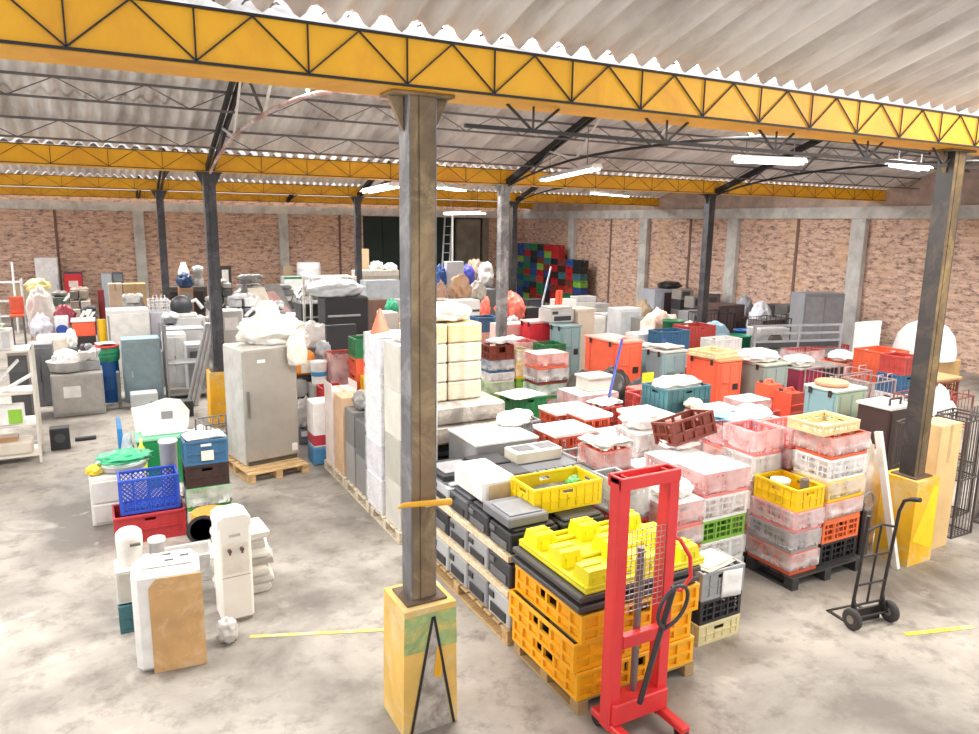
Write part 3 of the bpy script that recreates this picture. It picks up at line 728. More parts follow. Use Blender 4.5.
for k in range(7):      # folded sacks behind the dispenser
    lab = 'folded white sack, %s in the pile behind the dispenser' % ['bottom one', 'second from the bottom', 'third from the bottom', 'fourth from the bottom', 'third from the top', 'second from the top', 'topmost'][k]
    w_, d_ = R.uniform(.23, .3), R.uniform(.15, .18)
    m = MB(); c8 = [(-1, -1), (0, -1.06), (1, -1), (1.05, 0), (1, 1), (0, 1.05), (-1, 1), (-1.05, 0)]
    for (q, z0_) in ((.97, 0), (1, .03), (1, .065), (.9, .096)): m.v += [(px*w_*q*R.uniform(.93, 1.06), py*d_*q*R.uniform(.93, 1.06), z0_) for px, py in c8]
    m.f = [tuple(range(8))[::-1], tuple(range(24, 32))]+[(r*8+i, r*8+(i+1) % 8, r*8+8+(i+1) % 8, r*8+8+i) for r in range(3) for i in range(8)]; m.sm = [False]*len(m.f)
    tag(m.build('folded_sack', plain(['#e8e6df', '#c9c6bf', '#dedbd2', '#b5b1a8'][k % 4], .5, 0, .2, 6), None, (1.14+R.uniform(-.03, .03), 7.4+R.uniform(-.02, .02), .1*k), R.uniform(-.1, .1)), lab, 'sack', 'folded sacks behind the dispenser')
bag(.86, 6.5, 0, .08, .1, .17, 'small grey bag on the floor between appliance and dispenser', '#c9c6c2', 3)
crate(.25, 7.2, 0, .5, .36, .27, '#3f6f78', 'teal crate on the floor behind the wrapped appliance', 'panel', 0)
boxy('counter_appliance', 'small beige appliance standing on the teal crate', 'appliance', .23, 7.2, .272, .46, .3, .33, '#d9d6cf', [('door', -.2, .2, -.158, -.15, .03, .3, '#c5c1b8')])
t = thing('electric_kettle', 'white cylindrical kettle with a dark slot, on the small beige appliance', 'kettle', (.14, 7.2, .605))
MB().lathe([(.1, 0), (.105, .02), (.115, .24), (.11, .3), (.08, .33), (.0005, .335)], 20).build('body', plain('#efebe4', .35), t)
MB().box(.0, .09, -.125, -.1, .2, .225, .003).build('slot', plain('#6f6a62', .5), t)
t = thing('tin_can', 'small white tin beside the kettle, on the beige appliance', 'can', (.37, 7.2, .605))
MB().lathe([(.07, 0), (.072, .17)], 18).build('side', plain('#b9b4b4', .4), t); MB().lathe([(.078, .17), (.078, .195), (.0005, .197)], 18).build('lid', plain('#f1ece6', .4), t)
# red bin crate with the blue lattice crate
crate(.42, 9.35, 0, .78, .5, .34, '#b8343a', 'large red crate under the blue diamond lattice crate', 'panel', 0)
crate(.44, 9.36, .342, .66, .4, .42, '#2f55c5', 'blue crate with diamond lattice sides standing on the large red crate', 'diamond', 0)
# stack with the blue crate on top
z = stack(.84, 9.05, .5, .4, [('#dccf9f', .3, 'panel', 1, dict(label='beige film wrapped crate under the blue topped stack')), ('#3f9a4f', .28, 'panel', 2), ('#3b2a2a', .28, 'panel', 0), ('#3a6a90', .3, 'panel', 0)],
          'stack beside the blue lattice crate', 'crates stacked beside the blue lattice crate')
papers(1.09, 9.24, z-.03, .42, .3, 'white papers piled in the blue top crate', .1, 5)
bc = [o for o in COL.objects if o.get('label', '').startswith('blue crate, topmost in the stack beside')][0]; MB().box(-.06, .08, -.206, -.202, .05, .17).build('paper_label', plain('#f1ead8', .6), bc); MB().box(-.06, .06, -.206, -.202, .225, .255).build('grip_label', plain('#e6edf2', .5), bc)
MB_ = MB().lathe([(.13, .0), (.05, .02), (.05, .05), (.12, .06), (.15, .02), (.17, .0)], 20, 0, 0, 'y')
tag(MB_.build('fan_wheel', plain('#3a3a40', .4), None, (.9, 8.34, .34)), 'dark round fan wheel before the orange tub', 'wheel')
drum(1.02, 8.68, 0, .2, .42, 'orange tub in front of the blue topped stack', '#e3a24a', 'tub', 'tub')
crate(.7, 7.95, 0, .5, .36, .3, '#e9e7e4', 'white crate behind the folded sacks', 'panel', 1)
drum(.72, 9.85, 0, .11, 1.0, 'tall white waste bin behind the blue topped stack', '#e8e8e6', 'waste_bin', 'bin', None, 'drums and buckets', True)
# table of oddments behind the blue lattice crate
boxy('storage_chest', 'white chest under the green bag, left of the blue lattice crate', 'chest', .12, 10.15, 0, .62, .6, .62, '#e4e2de', [('drawer', -.28, .28, -.312, -.3, .3, .56, '#d2cfc9'), ('drawer', -.28, .28, -.312, -.3, .04, .27, '#d2cfc9')])
t = thing('wash_basin', 'white oval basin lying on the white chest under the green bag', 'basin', (.2, 10.1, .622))
MB().lathe([(.18, 0), (.26, .03), (.3, .1), (.31, .105), (.28, .1), (.2, .03), (.0005, .02)], 24).build('bowl', plain('#f2f0ed', .3), t)
bag(.22, 10.05, .735, .27, .2, .11, 'green plastic bag lying on the white basin', '#4cc08a', 5, .3)
bag(-.12, 10.0, .63, .09, .08, .1, 'small yellow bag on the left of the white chest', '#e4c83c', 9)
t = thing('storage_tub', 'dark green storage tub with a pale lid', 'tub', (.72, 11.1, 0))
MB().prism([(-.26, 0), (.26, 0), (.31, .72), (-.31, .72)], -.22, .22, 'xz').build('tub_body', plain('#1f8a52', .4), t)
MB().box(-.33, .33, -.24, .24, .72, .77, .012).build('lid', plain('#8fd8b4', .4), t)
papers(.75, 10.6, .0, .5, .4, 'pink and white papers on the floor before the green tub', .3, 6, '#e9d9d8')
t = thing('plastic_chair', 'white plastic chair shell with a small dark label on the green tub', 'chair', (.78, 11.15, .772))
MB().prism([(-.36, .0), (.33, 0), (.36, .25), (.25, .42), (.05, .46), (-.22, .38), (-.4, .36)], .08, .12, 'xz').build('back_shell', plain('#f3f1ee', .35), t)
MB().box(-.3, .3, -.2, .11, .0, .04, .015).build('seat', plain('#f3f1ee', .35), t)
MB().box(-.02, .13, .074, .08, .16, .27).build('paper_label', plain('#8f8f90', .6), t)
boxy('panel_board', 'upright blue board left of the green tub', 'board', .22, 11.6, 0, .06, .7, .85, '#2f86c8', c=.005)
bag(.3, 11.05, 0, .09, .2, .66, 'tall grey blue bag beside the blue board', '#b4c2cb', 12)
t = thing('spray_bottle', 'yellow green bottle standing by the grey blue bag', 'bottle', (.45, 10.72, .0))
MB().lathe([(.06, 0), (.065, .6), (.05, .68), (.02, .74), (.02, .78), (.0005, .785)], 14).build('bottle_body', plain('#dfe45a', .3), t)
MB().lathe([(.024, .785), (.024, .82), (.0005, .822)], 10).build('cap', plain('#e8eeb0', .3), t)
wire_frame(1.62, 12.1, 0, .5, .5, .62, 'small grey wire frame on the floor left of the steel fridge', '#8a8a8e', .2, step=.12)
bag(1.45, 12.75, 0, .25, .22, .3, 'white bag on the floor behind the small wire frame', '#efeeeb', 120)
# floor bits
t = thing('speaker_box', 'small black speaker on the floor beside the white rack', 'speaker', (-.62, 13.7, 0)); MB().box(-.14, .14, -.12, .12, 0, .36, .01).build('cabinet', plain('#2c2d30', .6), t)
MB().lathe([(.08, -.128), (.06, -.121), (.0005, -.122)], 16, 0, .2, 'y').build('driver', plain('#4a4b4f', .5), t)
tag(MB().box(-.42, -.1, 14.0, 14.12, 0, .05, .01).build('cable_tray', plain('#33343a', .5)), 'small black cable tray lying on the floor', 'tray')
# ================================================================== TALL STEEL FRIDGE
FR = .19
pallet(2.16, 11.25, .92, 1.25, 'light wooden pallet under the tall steel fridge', FR*.9)
t = thing('upright_fridge', 'tall stainless steel fridge strapped on a wooden pallet', 'fridge', (2.2, 11.35, .142), FR)
fm = plain('#b3ada4', .42, .35, .14, 1.5, '#a39d94')
MB().box(-.42, .42, -.3, .42, .0, 1.76, .015).build('cabinet', plain('#d8d6d1', .45, .1), t)
dd = MB().box(-.415, .415, -.365, -.302, .06, 1.74, .02).build('door', fm, t)
MB().box(-.37, -.34, -.395, -.366, .75, 1.15, .006).build('door_handle', plain('#8f8b85', .3, .6), dd)
MB().box(-.2, -.08, -.369, -.365, 1.55, 1.6, .001).build('badge', plain('#f1f0ee', .4), dd)
MB().box(.29, .38, -.369, -.365, .13, .25).build('rating_label', plain('#e9e7e3', .5), dd)
MB().box(-.38, .38, -.34, -.301, 0, .055, .004).build('plinth', plain('#5d584f', .6), t)
bag(2.42, 11.5, 1.91, .42, .34, .34, 'big white plastic bag lying on top of the steel fridge', '#f3f0e8', 21, .35)
bag(2.38, 11.55, 2.27, .16, .14, .22, 'white knotted carrier bag above the fridge, on the big white bag', '#f6f4ef', 23, .3)
bag(2.66, 10.97, 1.62, .13, .06, .42, 'white bag end hanging over the fridge door corner', '#efe8da', 26, .25)
# ================================================================== ROW OF WRAPPED PALLETS LEFT OF THE NEAR COLUMN
PW = wood('#ded2bd', '#b7a88e')
for k, yy in enumerate((8.2, 9.28, 10.33)):
    pallet(3.32, yy, .66, 1.03, ['pale pallet under the tall wrapped stacks beside the near column', 'pale pallet in the middle of the wrapped row', 'pale pallet at the far end of the wrapped row'][k], 0, '#ded2bd', PW)
def wrapped(x0, x1, y0, y1, z, hs, cols, what, tint='#ffffff', film=True, group='wrapped cartons beside the near column'):
    for i, h in enumerate(hs):
        carton((x0+x1)/2, (y0+y1)/2, z, x1-x0, y1-y0, h-.003, 'white carton, %s in %s' % (ORD[len(hs)-1-i] if i else 'lowest', what) if cols[i % len(cols)][1] > 'd' else 'grey carton, %s in %s' % (ORD[len(hs)-1-i] if i else 'lowest', what), cols[i % len(cols)], 0, False, film, group, False, tint)
        z += h
    return z
wrapped(3.02, 3.5, 7.72, 8.22, .142, [.56]*4, ['#d2cfc6', '#bdbab0', '#dcd9d0'], 'the tall stack nearest the central column', film=False)
wrapped(3.0, 3.5, 8.3, 8.85, .142, [.45]*5, ['#e6e6ea', '#dcdce6', '#ecebef'], 'the second tall stack from the central column')
z = wrapped(3.03, 3.55, 8.95, 9.4, .142, [.5, .5], ['#8f8e8c', '#6f6e6d'], 'the low stack behind the tall white stacks', film=False)
z = wrapped(3.03, 3.5, 9.46, 9.86, .142, [.55, .5], ['#a09d99', '#85827e'], 'the low stack by the brown carton', film=False)
carton(3.22, 10.14, .142, .4, .42, 1.15, 'tall brown and white carton standing at the end of the wrapped row', '#dcb795')
carton(3.2, 10.6, .142, .38, .4, 1.15, 'tall pale pink carton at the end of the wrapped row', '#ecdcd6', flaps=True)
drum(3.3, 9.2, 1.145, .1, .3, 'bright blue bucket on the low wrapped stack', '#2a86c9', open_=True)
bag(3.28, 9.62, 1.2, .18, .16, .22, 'grey cloth bundle on the low stack by the brown carton', '#8f8c88', 30)
t = thing('carrier_bag', 'tall white shopping bag with a red and blue foot beside the pink carton', 'bag', (3.1, 11.18, 0))
MB().box(-.22, .22, -.2, .2, .28, 1.0, .02).build('white_panel', plain('#f0efec', .5), t)
MB().box(-.222, .222, -.202, .202, .3, .5, .02).build('red_band', plain('#b93545', .5), t); MB().box(-.225, .225, -.205, .205, 0, .28, .02).build('blue_band', plain('#4a88b5', .5), t)
z = 2.4
tag(MB().lathe([(.13, 0), (.11, .03), (.015, .3), (.0005, .305)], 16).build('traffic_cone', plain('#f06a4e', .5), None, (3.12, 8.6, z)), 'orange cone standing on the second tall wrapped stack', 'cone')
bag(3.3, 8.0, 2.39, .2, .2, .1, 'crumpled white film on the tallest stack by the column', '#eeeeec', 33)
# big beige wrapped stacks right of the near column
pallet(4.27, 8.98, 1.2, 1.0, 'pallet under the beige wrapped stacks right of the column', 0, '#cbb28a')
for i in range(4):
    for k in range(2): printer(3.98+k*.6, 8.85, .142+i*.18, .56, .5, .175, 'black printer, %s layer, %s column under the beige wrapped stacks' % (['bottom', 'second', 'third', 'top'][i], ['left', 'right'][k]), '#26272b', 0, '#4b4c52', 'black printers under the beige stacks')
for i in range(2): boxy('wrapped_slab', 'broad beige wrapped bundle, %s, under the two beige towers' % ['lower', 'upper'][i], 'bundle', 4.28, 8.98, .865+i*.26, 1.22, .9, .255, '#cfc6b4', c=.03, m=plain('#99928a', .5, 0, .35, 4, '#cdc7bc'), group='beige wrapped bundles')
zz = 1.388
for k, xc in enumerate((3.86, 4.38)):
    for i in range(4):
        wm = plain('#c6baa2', .5, 0, .25, 5, '#d9d0bf') if i < 3 else plain('#cbb184', .5, 0, .2, 5, '#dcc8a2')
        boxy('wrapped_slab', 'beige wrapped carton, %s in the %s beige tower' % (ORD[3-i] if i else 'bottom one', ['left', 'right'][k]), 'bundle', xc+.02, 9.05, zz+i*.262, .5, .5, .257, '#dfd2b8', c=.02, m=wm, group='beige towers beside the near column')
bag(4.2, 9.15, zz+1.06, .36, .25, .2, 'grey white bag lying across the two beige towers', '#e9e6e0', 41)
# ================================================================== PRINTERS ON PLYWOOD, LEFT OF THE YELLOW TRAYS
pallet(3.62, 6.32, 1.1, 2.15, 'long wooden pallet under the rows of scrap printers', 0, '#c9a878')
GREYS = ['#8e9096', '#36373c', '#a6a8ac', '#55565c', '#b9bbbf', '#2b2c30']
COLN = {'#8e9096': 'mid grey', '#36373c': 'charcoal', '#a6a8ac': 'grey', '#55565c': 'dark grey', '#b9bbbf': 'light grey', '#2b2c30': 'black'}
z = .142
for L_, (h, cols) in enumerate(((.33, [4, 0, 2, 4, 0]), (.27, [1, 2, 0, 5, 3]), (.23, [5, 1, 3, 4, 1]))):
    for k in range(5):
        y = 5.46+k*.43
        for q in range(2):
            c = GREYS[cols[(k+q) % 5]]
            printer(3.34+q*.53, y, z, .4, .5, h-.004, '%s printer, %s from the yellow trays, %s, %s row' % (COLN[c], ['nearest', 'second', 'third', 'fourth', 'fifth'][k], ['bottom layer', 'middle layer', 'top layer'][L_], ['outer', 'inner'][q]), c, -math.pi/2, '#26272b' if c not in ('#2b2c30', '#36373c') else '#6a6b70')
    z += h
    if L_ < 2:
        tag(MB().box(3.06, 4.12, 5.25, 7.42, z, z+.06, .003).build('plywood_sheet', wood('#ead9bd', '#cdb48a')), '%s plywood sheet between the layers of scrap printers' % ['lower', 'upper'][L_], 'board', 'plywood sheets between the printers'); z += .062
ZP = z
# flat devices and white boxes on top of the printers
for k, (x, y, w_, d_, h, c, lab) in enumerate(((3.3, 6.9, .44, .5, .07, '#2b2c30', 'flat black device, farthest along the left edge of the printer stack'), (3.3, 5.55, .42, .5, .09, '#77797f', 'flat grey device near the yellow trays on the printer stack'))):
    boxy('keyboard_unit', lab, 'device', x, y, ZP, w_, d_, h, c, [('key_panel', -w_*.4, w_*.4, -d_*.4, d_*.3, h, h+.012, '#8d8f94')], group='flat devices on the printers')
x0, y0 = at(483, 482, ZP+.24)
t = thing('wrapped_box', 'white box with a beige end, left of the bright yellow crate', 'box', (x0+.2, y0+.34, ZP))
MB().box(-.19, .19, -.33, .33, 0, .24, .03).build('box_body', plain('#f1f0ee', .4), t); MB().box(-.13, .15, -.338, -.33, .02, .19, .004).build('beige_end', plain('#d8bf96', .6), t)
x0, y0 = at(534, 491, ZP+.25); yx, yy = x0+.39, y0+.22
crate(yx, yy, ZP, .78, .44, .25, '#f0d21c', 'bright yellow crate of oddments on top of the scrap printers', 'panel', 0)
bag(yx-.05, yy, ZP+.02, .26, .15, .13, 'dark cloth inside the bright yellow crate', '#4b4844', 44); bag(yx+.22, yy+.02, ZP+.03, .07, .07, .16, 'small green plastic piece in the bright yellow crate', '#5fae5a', 46, group='oddments')
boxy('photocopier', 'large grey copier with a white top behind the scrap printers', 'copier', 4.32, 7.86, .0, .86, .78, 1.14, '#9b9ca0', [('white_lid', -.44, .44, -.4, .4, 1.14, 1.17, '#f4f3f0'), ('front_tray', -.36, .36, -.41, -.39, .6, .9, '#6f7074')], c=.02)
boxy('scanner_unit', 'beige scanner with two dark windows in front of the copier', 'scanner', 4.45, 7.1, ZP-.06, .62, .3, .14, '#e2dccb', [('window', -.26, -.02, -.1, .1, .14, .145, '#55565a'), ('window', .04, .28, -.1, .1, .14, .145, '#55565a')])
boxy('low_cabinet', 'dark grey cabinet carrying the beige scanner', 'cabinet', 4.5, 7.0, 0, .72, .56, ZP-.063, '#6b6c70', c=.015)
boxy('grille_panel', 'dark ribbed grille lying behind the bright yellow crate', 'panel', 4.5, 6.35, 0, .66, .6, ZP-.04, '#7a7a78', [('rib', -.3+.12*i, -.27+.12*i, -.28, .28, ZP-.04, ZP-.02, '#55544f') for i in range(6)], c=.01)
bag(4.75, 8.1, 1.175, .2, .16, .14, 'white crumpled bag on the copier lid', '#f4f3f1', 50)
# ================================================================== YELLOW TRAYS AND BULK CRATES BEHIND THE RED STACKER
YX, YY = 3.68, 4.66
pallet(YX, YY, 1.2, 1.0, 'pallet beneath the orange yellow bulk crates', 0, '#a98c62', None, .12)
z = .122
for i, (dx, dy) in enumerate(((-.02, 0), (-.05, .02), (.0, 0))):
    crate(YX+dx, YY+dy, z, 1.2, 1.0, .236, '#f5b01e', 'orange yellow bulk crate, %s of the pile behind the red stacker' % ['bottom one', 'second from the top', 'topmost'][i], 'coarse', 0, 0, 'bulk crates behind the red stacker', False, '#ffffff', 'bulk_crate')
    if i < 2:
        for k in range(6):
            boxy('toner_case', 'black case, %s in the %s bulk crate' % (['first from the left at front', 'second from the left at front', 'third from the left at front', 'first from the left at back', 'second from the left at back', 'third from the left at back'][k], ['bottom', 'middle'][i]), 'case', YX+dx-.36+.36*(k % 3), YY+dy-.22+.44*(k//3), z+.016, .32, .4, .19, '#2e2f33', [('ridge', -.12, .12, -.15, .15, .19, .205, '#3d3e43')], group='black cases in the bulk crates')
    z += .238
for i in range(2):
    t = thing('black_pallet', '%s black plastic pallet on the bulk crates' % ['lower', 'upper'][i], 'pallet', (YX-.03+.01*i, YY, z), 0, 'black plastic pallets on the bulk crates')
    m = MB().box(-.61, .61, -.51, .51, .03, .08, .01).box(-.57, .57, -.47, .47, 0, .03, .004); m.build('deck', plain('#4a4644', .5, 0, .2, 3), t)
    z += .083
LEM = plain('#e3d81a', .42, 0, .1, 3)
t = thing('plastic_pallet', 'lemon yellow plastic pallet lying upside down, feet up, on the pile', 'pallet', (YX+.03, YY+.0, z))
MB().box(-.6, .6, -.5, .5, 0, .03, .008).box(-.6, .6, -.5, -.465, .03, .06, .006).box(-.6, .6, .465, .5, .03, .06, .006).box(-.6, -.565, -.465, .465, .03, .06, .006).box(.565, .6, -.465, .465, .03, .06, .006).build('deck', LEM, t)
for i in range(3):
    for j in range(3):
        cx, cy = (i-1)*.46, (j-1)*.37
        m = MB(); a, b, h = .112, .09, .16
        V = [(cx-a, cy-a, .03), (cx+a, cy-a, .03), (cx+a, cy+a, .03), (cx-a, cy+a, .03), (cx-b, cy-b, h), (cx+b, cy-b, h), (cx+b, cy+b, h), (cx-b, cy+b, h)]
        m.add(V, [(0,1,5,4), (1,2,6,5), (2,3,7,6), (3,0,4,7), (4,5,6,7)])
        for s in (-1, 1): m.box(cx+s*.05-.008, cx+s*.05+.008, cy-a, cy-a+.03, .03, h*.7, .003)
        m.box(cx-b, cx+b, cy-.006, cy+.006, h, h+.012)
        m.build('foot', LEM, t)
for j in range(3): MB().box(-.5, .5, (j-1)*.37-.025, (j-1)*.37+.025, .03, .06, .006).build('rib', LEM, t)
# red hand stacker
t = thing('hand_stacker', 'red hand stacker with twin masts and a dark pull handle in front', 'stacker', (3.385, 3.84, 0))
RED = plain('#e23b3c', .4, .1, .12, 2); DK = plain('#4a4346', .35, .4)
for s in (-1, 1):
    m = MB().box(s*.225-.045, s*.225+.045, -.02, .0, .07, 2.02, .003).box(s*.225+s*.033, s*.225+s*.045, 0, .1, .07, 2.02, .003).box(s*.225-s*.045, s*.225-s*.033, 0, .1, .07, 2.02, .003); m.build('mast', RED, t)
    MB().box(s*.225-.04, s*.225+.04, -.3, .22, .07, .13, .01).build('leg', RED, t)
    for yy in (-.25, .17): MB().lathe([(.04, -.02), (.06, -.02), (.06, .02), (.04, .02)], 16, yy, .06, 'x').build('wheel', plain('#2c2a2b', .5), t).location.x = s*.225
m = MB().box(-.27, .27, -.03, 0, 1.94, 2.03, .004).box(-.27, .27, .1, .13, 1.94, 2.03, .004).box(-.27, -.25, 0, .1, 1.98, 2.03, .002).box(.25, .27, 0, .1, 1.98, 2.03, .002); m.build('top_frame', RED, t)
MB().box(-.18, .18, -.03, .03, .72, .82, .004).build('cross_member', RED, t)
MB().box(-.255, .255, -.06, .12, .13, .3, .01).build('pump_housing', RED, t)
MB().tube([(0, .05, .3), (0, .05, 1.45)], .028, 12).build('hydraulic_ram', plain('#8b8587', .3, .7), t)
m = MB()
for k in range(9): m.bar((-.176+.044*k, -.004, 1.0), (-.176+.044*k, -.004, 1.62), .004)
for k in range(15): m.bar((-.18, -.004, 1.0+.044*k), (.18, -.004, 1.0+.044*k), .004)
m.build('wire_guard', plain('#b3a5a5', .4, .5), t)
loop = [(0, 0)]
pts = [(-.0, -.2, .86)]+[(.125*math.sin(a), -.25-.05*(1-math.cos(a))*.5, 1.08-.16*math.cos(a)) for a in [math.pi*2*k/22 for k in range(1, 22)]]+[(0, -.2, .86)]
hd = MB().tube([(-.06, -.1, .3), (-.02, -.18, .75), (.04, -.27, 1.28)], .022, 10).build('tiller', DK, t)
MB().tube([(.0+p[0]+(p[2]-.86)*.12, p[1]-.01, p[2]+.06) for p in pts], .014, 8, False).build('tiller_loop', DK, hd)
MB().tube([(.25, .05, 1.5), (.33, .0, 1.46), (.41, -.03, 1.32), (.42, -.04, 1.16), (.35, -.02, 1.06), (.25, .05, 1.07)], .016, 8).build('side_handle', RED, t)
# grey and dark crates with papers, right of the stacker
x0, y0 = at(703, 575, .70)
z = stack(x0, y0, .52, .36, [('#dccf9f', .2, 'panel', 0, dict(label='beige crate at the foot of the small stack right of the stacker')), ('#2b2b30', .23, 'lattice', 0), ('#9a9c9d', .27, 'panel', 0)], 'small stack right of the red stacker', 'crates right of the red stacker')
papers(x0+.24, y0+.18, z-.03, .42, .26, 'cardboard scraps in the grey crate right of the stacker', .2, 3, '#cdbfae')
gc = [o for o in COL.objects if o.get('label', '').startswith('grey crate, topmost in the small stack right')][0]
ps_ = MB().sheet(-.1, .12, -.13, .13, lambda x, y: .012*math.sin(x*18), 8, 4, .003).build('paper_sheet', plain('#f5f5f2', .6), gc, (.08, -.195, .12)); ps_.rotation_euler = (math.pi/2, 0, 0)
bag(x0+.1, y0+.28, z-.04, .07, .06, .1, 'green crumpled piece in the grey crate', '#5fae8a', 52, group='oddments')
# ================================================================== RIGHT FRONT: black pallet, hand truck, carton
BPL = plain('#3a3838', .5, 0, .2, 3)
pallet(6.80, 5.36, 1.12, 1.16, 'black plastic pallet under the wrapped crate stacks behind the hand truck', 0, '#3a3838', BPL, .14)
G_ = 'crates on the black pallet'
zA = stack(6.26, 4.84, .42, .58, [('#e06543', .24, 'lattice', 2), ('#9a9c9d', .23, 'panel', 1, dict(tint='#f4e6e6')), ('#e48c8a', .23, 'panel', 1), ('#f0c618', .24, 'panel', 0)], 'front left stack on the black pallet', G_, .142, .006)
drum(6.42, 5.2, zA-.21, .1, .2, 'white tub inside the yellow crate on the black pallet', '#efe9df', open_=True)
drum(6.56, 5.0, zA-.21, .045, .24, 'dark flask inside the yellow crate on the black pallet', '#6b6868', 'flask', 'flask')
zB = stack(6.74, 4.85, .60, .46, [('#2b2b30', .25, 'lattice', 0), ('#ea7442', .24, 'lattice', 0), ('#ea7442', .23, 'lattice', 2), ('#f0c618', .23, 'lattice', 1), ('#e9e7e4', .24, 'panel', 1), ('#e06543', .24, 'lattice', 2)], 'right stack on the black pallet', G_, .142, .006)
zC = stack(6.28, 5.45, .42, .46, [('#b8463f', .28, 'panel', 1), ('#e48c8a', .28, 'panel', 1), ('#b8463f', .28, 'lattice', 1), ('#e9e7e4', .28, 'panel', 1), ('#e48c8a', .28, 'panel', 1)], 'back stack on the black pallet', G_, .142, .006)
stack(6.74, 5.36, .60, .46, [('#e9e7e4', .3, 'panel', 1), ('#e48c8a', .3, 'panel', 1), ('#e9e7e4', .3, 'panel', 1), ('#b8463f', .28, 'panel', 1), ('#e48c8a', .22, 'panel', 1)], 'back right stack on the black pallet', G_, .142, .006)
crate(6.98, 5.16, zB+.004, .62, .46, .12, '#dccf9f', 'beige lattice tray lying across the tops of the wrapped stacks', 'lattice', 0, .03)
# wrapped stacks left of it (pink, white, green)
G2_ = 'wrapped crates behind the grey crate'
xe, ye = at(706, 473, 1.3)
stack(xe, ye, .63, .42, [('#e9e7e4', .27, 'panel', 1), ('#e9e7e4', .25, 'panel', 1), ('#7fb546', .24, 'lattice', 0), ('#e9e7e4', .25, 'panel', 1, dict(tint='#fff6f2')), ('#e48c8a', .26, 'lattice', 1, dict(top=True, tint='#fff4f2'))], 'pink topped stack with a green crate', G2_, 0, .006)
crate(xe-.30, ye+.18, 0, .5, .46, .26, '#e9e7e4', 'white crate at the foot of the stack beside the stacker mast', 'panel', 1); crate(xe-.30, ye+.18, .262, .5, .46, .26, '#f0c618', 'yellow crate in the stack beside the stacker mast', 'lattice', 1)
crate(xe-.30, ye+.18, .524, .5, .46, .26, '#e06543', 'orange crate in the stack beside the stacker mast', 'lattice', 2); crate(xe-.30, ye+.18, .786, .5, .46, .26, '#e48c8a', 'pink film covered crate topping the stack beside the stacker mast', 'panel', 1, top=True)
bag(xe-.32, ye+.16, 1.08, .2, .17, .14, 'white crumpled bag right behind the top of the stacker', '#f6f4f2', 60)
stack(xe+.05, ye+.5, .62, .46, [('#e9e7e4', .3, 'panel', 1), ('#e48c8a', .3, 'panel', 1), ('#e9e7e4', .3, 'panel', 1), ('#e48c8a', .32, 'panel', 1, dict(top=True))], 'stack under the tilted brown crate', G2_)
bx, by = at(673, 449, 1.32)
cb = crate(bx+.31, by+.2, 1.34, .62, .38, .27, '#7c3b2e', 'brown open crate tipped at an angle on top of the wrapped stacks', 'coarse', 0); cb.rotation_euler = (-.2, -.16, -.03); cb.location.z += .0; cb.location.x += .07
bag(bx+.3, by+.22, 1.265, .24, .16, .08, 'white cloth under the tilted brown crate', '#efece8', 61)
FIXED = {o.name for o in COL.objects if o.parent is None}
# big clear-wrapped crates with blue and white papers
G3_ = 'wrapped crates in the middle of the field'
xf, yf = 6.86, 6.1
stack(xf, yf, .52, .68, [('#e48c8a', .33, 'panel', 1), ('#e9e7e4', .33, 'panel', 1), ('#ea7442', .33, 'panel', 1), ('#e48c8a', .3, 'panel', 1)], 'stack topped with blue papers', G3_)
for k, (c, nm) in enumerate((('#2f6f8f', 'blue'), ('#f1f1ef', 'white'), ('#7fb0c9', 'pale blue'))): papers(xf+.2+.1*(k % 2), yf+.15+.2*k, 1.31, .4, .26, '%s crumpled papers on the clear wrapped stack' % nm, .4*k, 3, c, amp=.05)
bag(xf+.62, yf+.5, 1.2, .22, .2, .18, 'white crumpled film bag beside the beige tray', '#f1efec', 63)
stack(xf+.56, yf+.25, .6, .5, [('#e9e7e4', .4, 'panel', 1), ('#e48c8a', .4, 'panel', 1), ('#e9e7e4', .38, 'panel', 1)], 'film covered stack behind the beige tray', G3_)
x_, y_ = at(752, 416, 1.22); stack(x_, y_, .6, .45, [('#b8463f', .4, 'panel', 1), ('#b8463f', .4, 'panel', 1), ('#b8463f', .36, 'panel', 0)], 'stack behind the blue papers', G3_)
x_, y_ = 6.25, 6.75
z_ = stack(x_, y_-.0, .5, .36, [('#e48c8a', .4, 'panel', 1), ('#e9e7e4', .4, 'panel', 1), ('#e48c8a', .4, 'panel', 1)], 'stack behind the tilted brown crate', G3_)
x_, y_ = at(712, 414, 1.24); stack(x_, y_, .62, .5, [('#e9e7e4', .4, 'panel', 1), ('#b8463f', .4, 'panel', 1), ('#e48c8a', .4, 'panel', 1)], 'low stack right of the teal crate', G3_); papers(x_+.3, y_+.25, 1.21, .66, .5, 'large white sheet covering the low stack by the teal crate', 0, 3)
bag(x_+.05, y_+.42, 1.24, .12, .1, .1, 'small cream bag on the large white sheet', '#efe4c4', 64)
x_, y_ = at(745, 401, 1.15); stack(x_, y_, .55, .42, [('#e9e7e4', .38, 'panel', 1), ('#e9e7e4', .38, 'panel', 1), ('#e48c8a', .36, 'panel', 1, dict(top=True))], 'low stack before the jerry cans', G3_)
# teal crate on pink wrapped crates
zt = stack(6.98, 7.66, .84, .56, [('#e48c8a', .4, 'panel', 1), ('#b8463f', .36, 'lattice', 2), ('#e9e7e4', .36, 'panel', 1), ('#3f6f78', .36, 'panel', 0)], 'stack topped by the teal crate', G3_)
bag(7.4, 7.95, zt-.1, .34, .22, .18, 'grey white bags heaped in the teal crate', '#d9d5ce', 65)
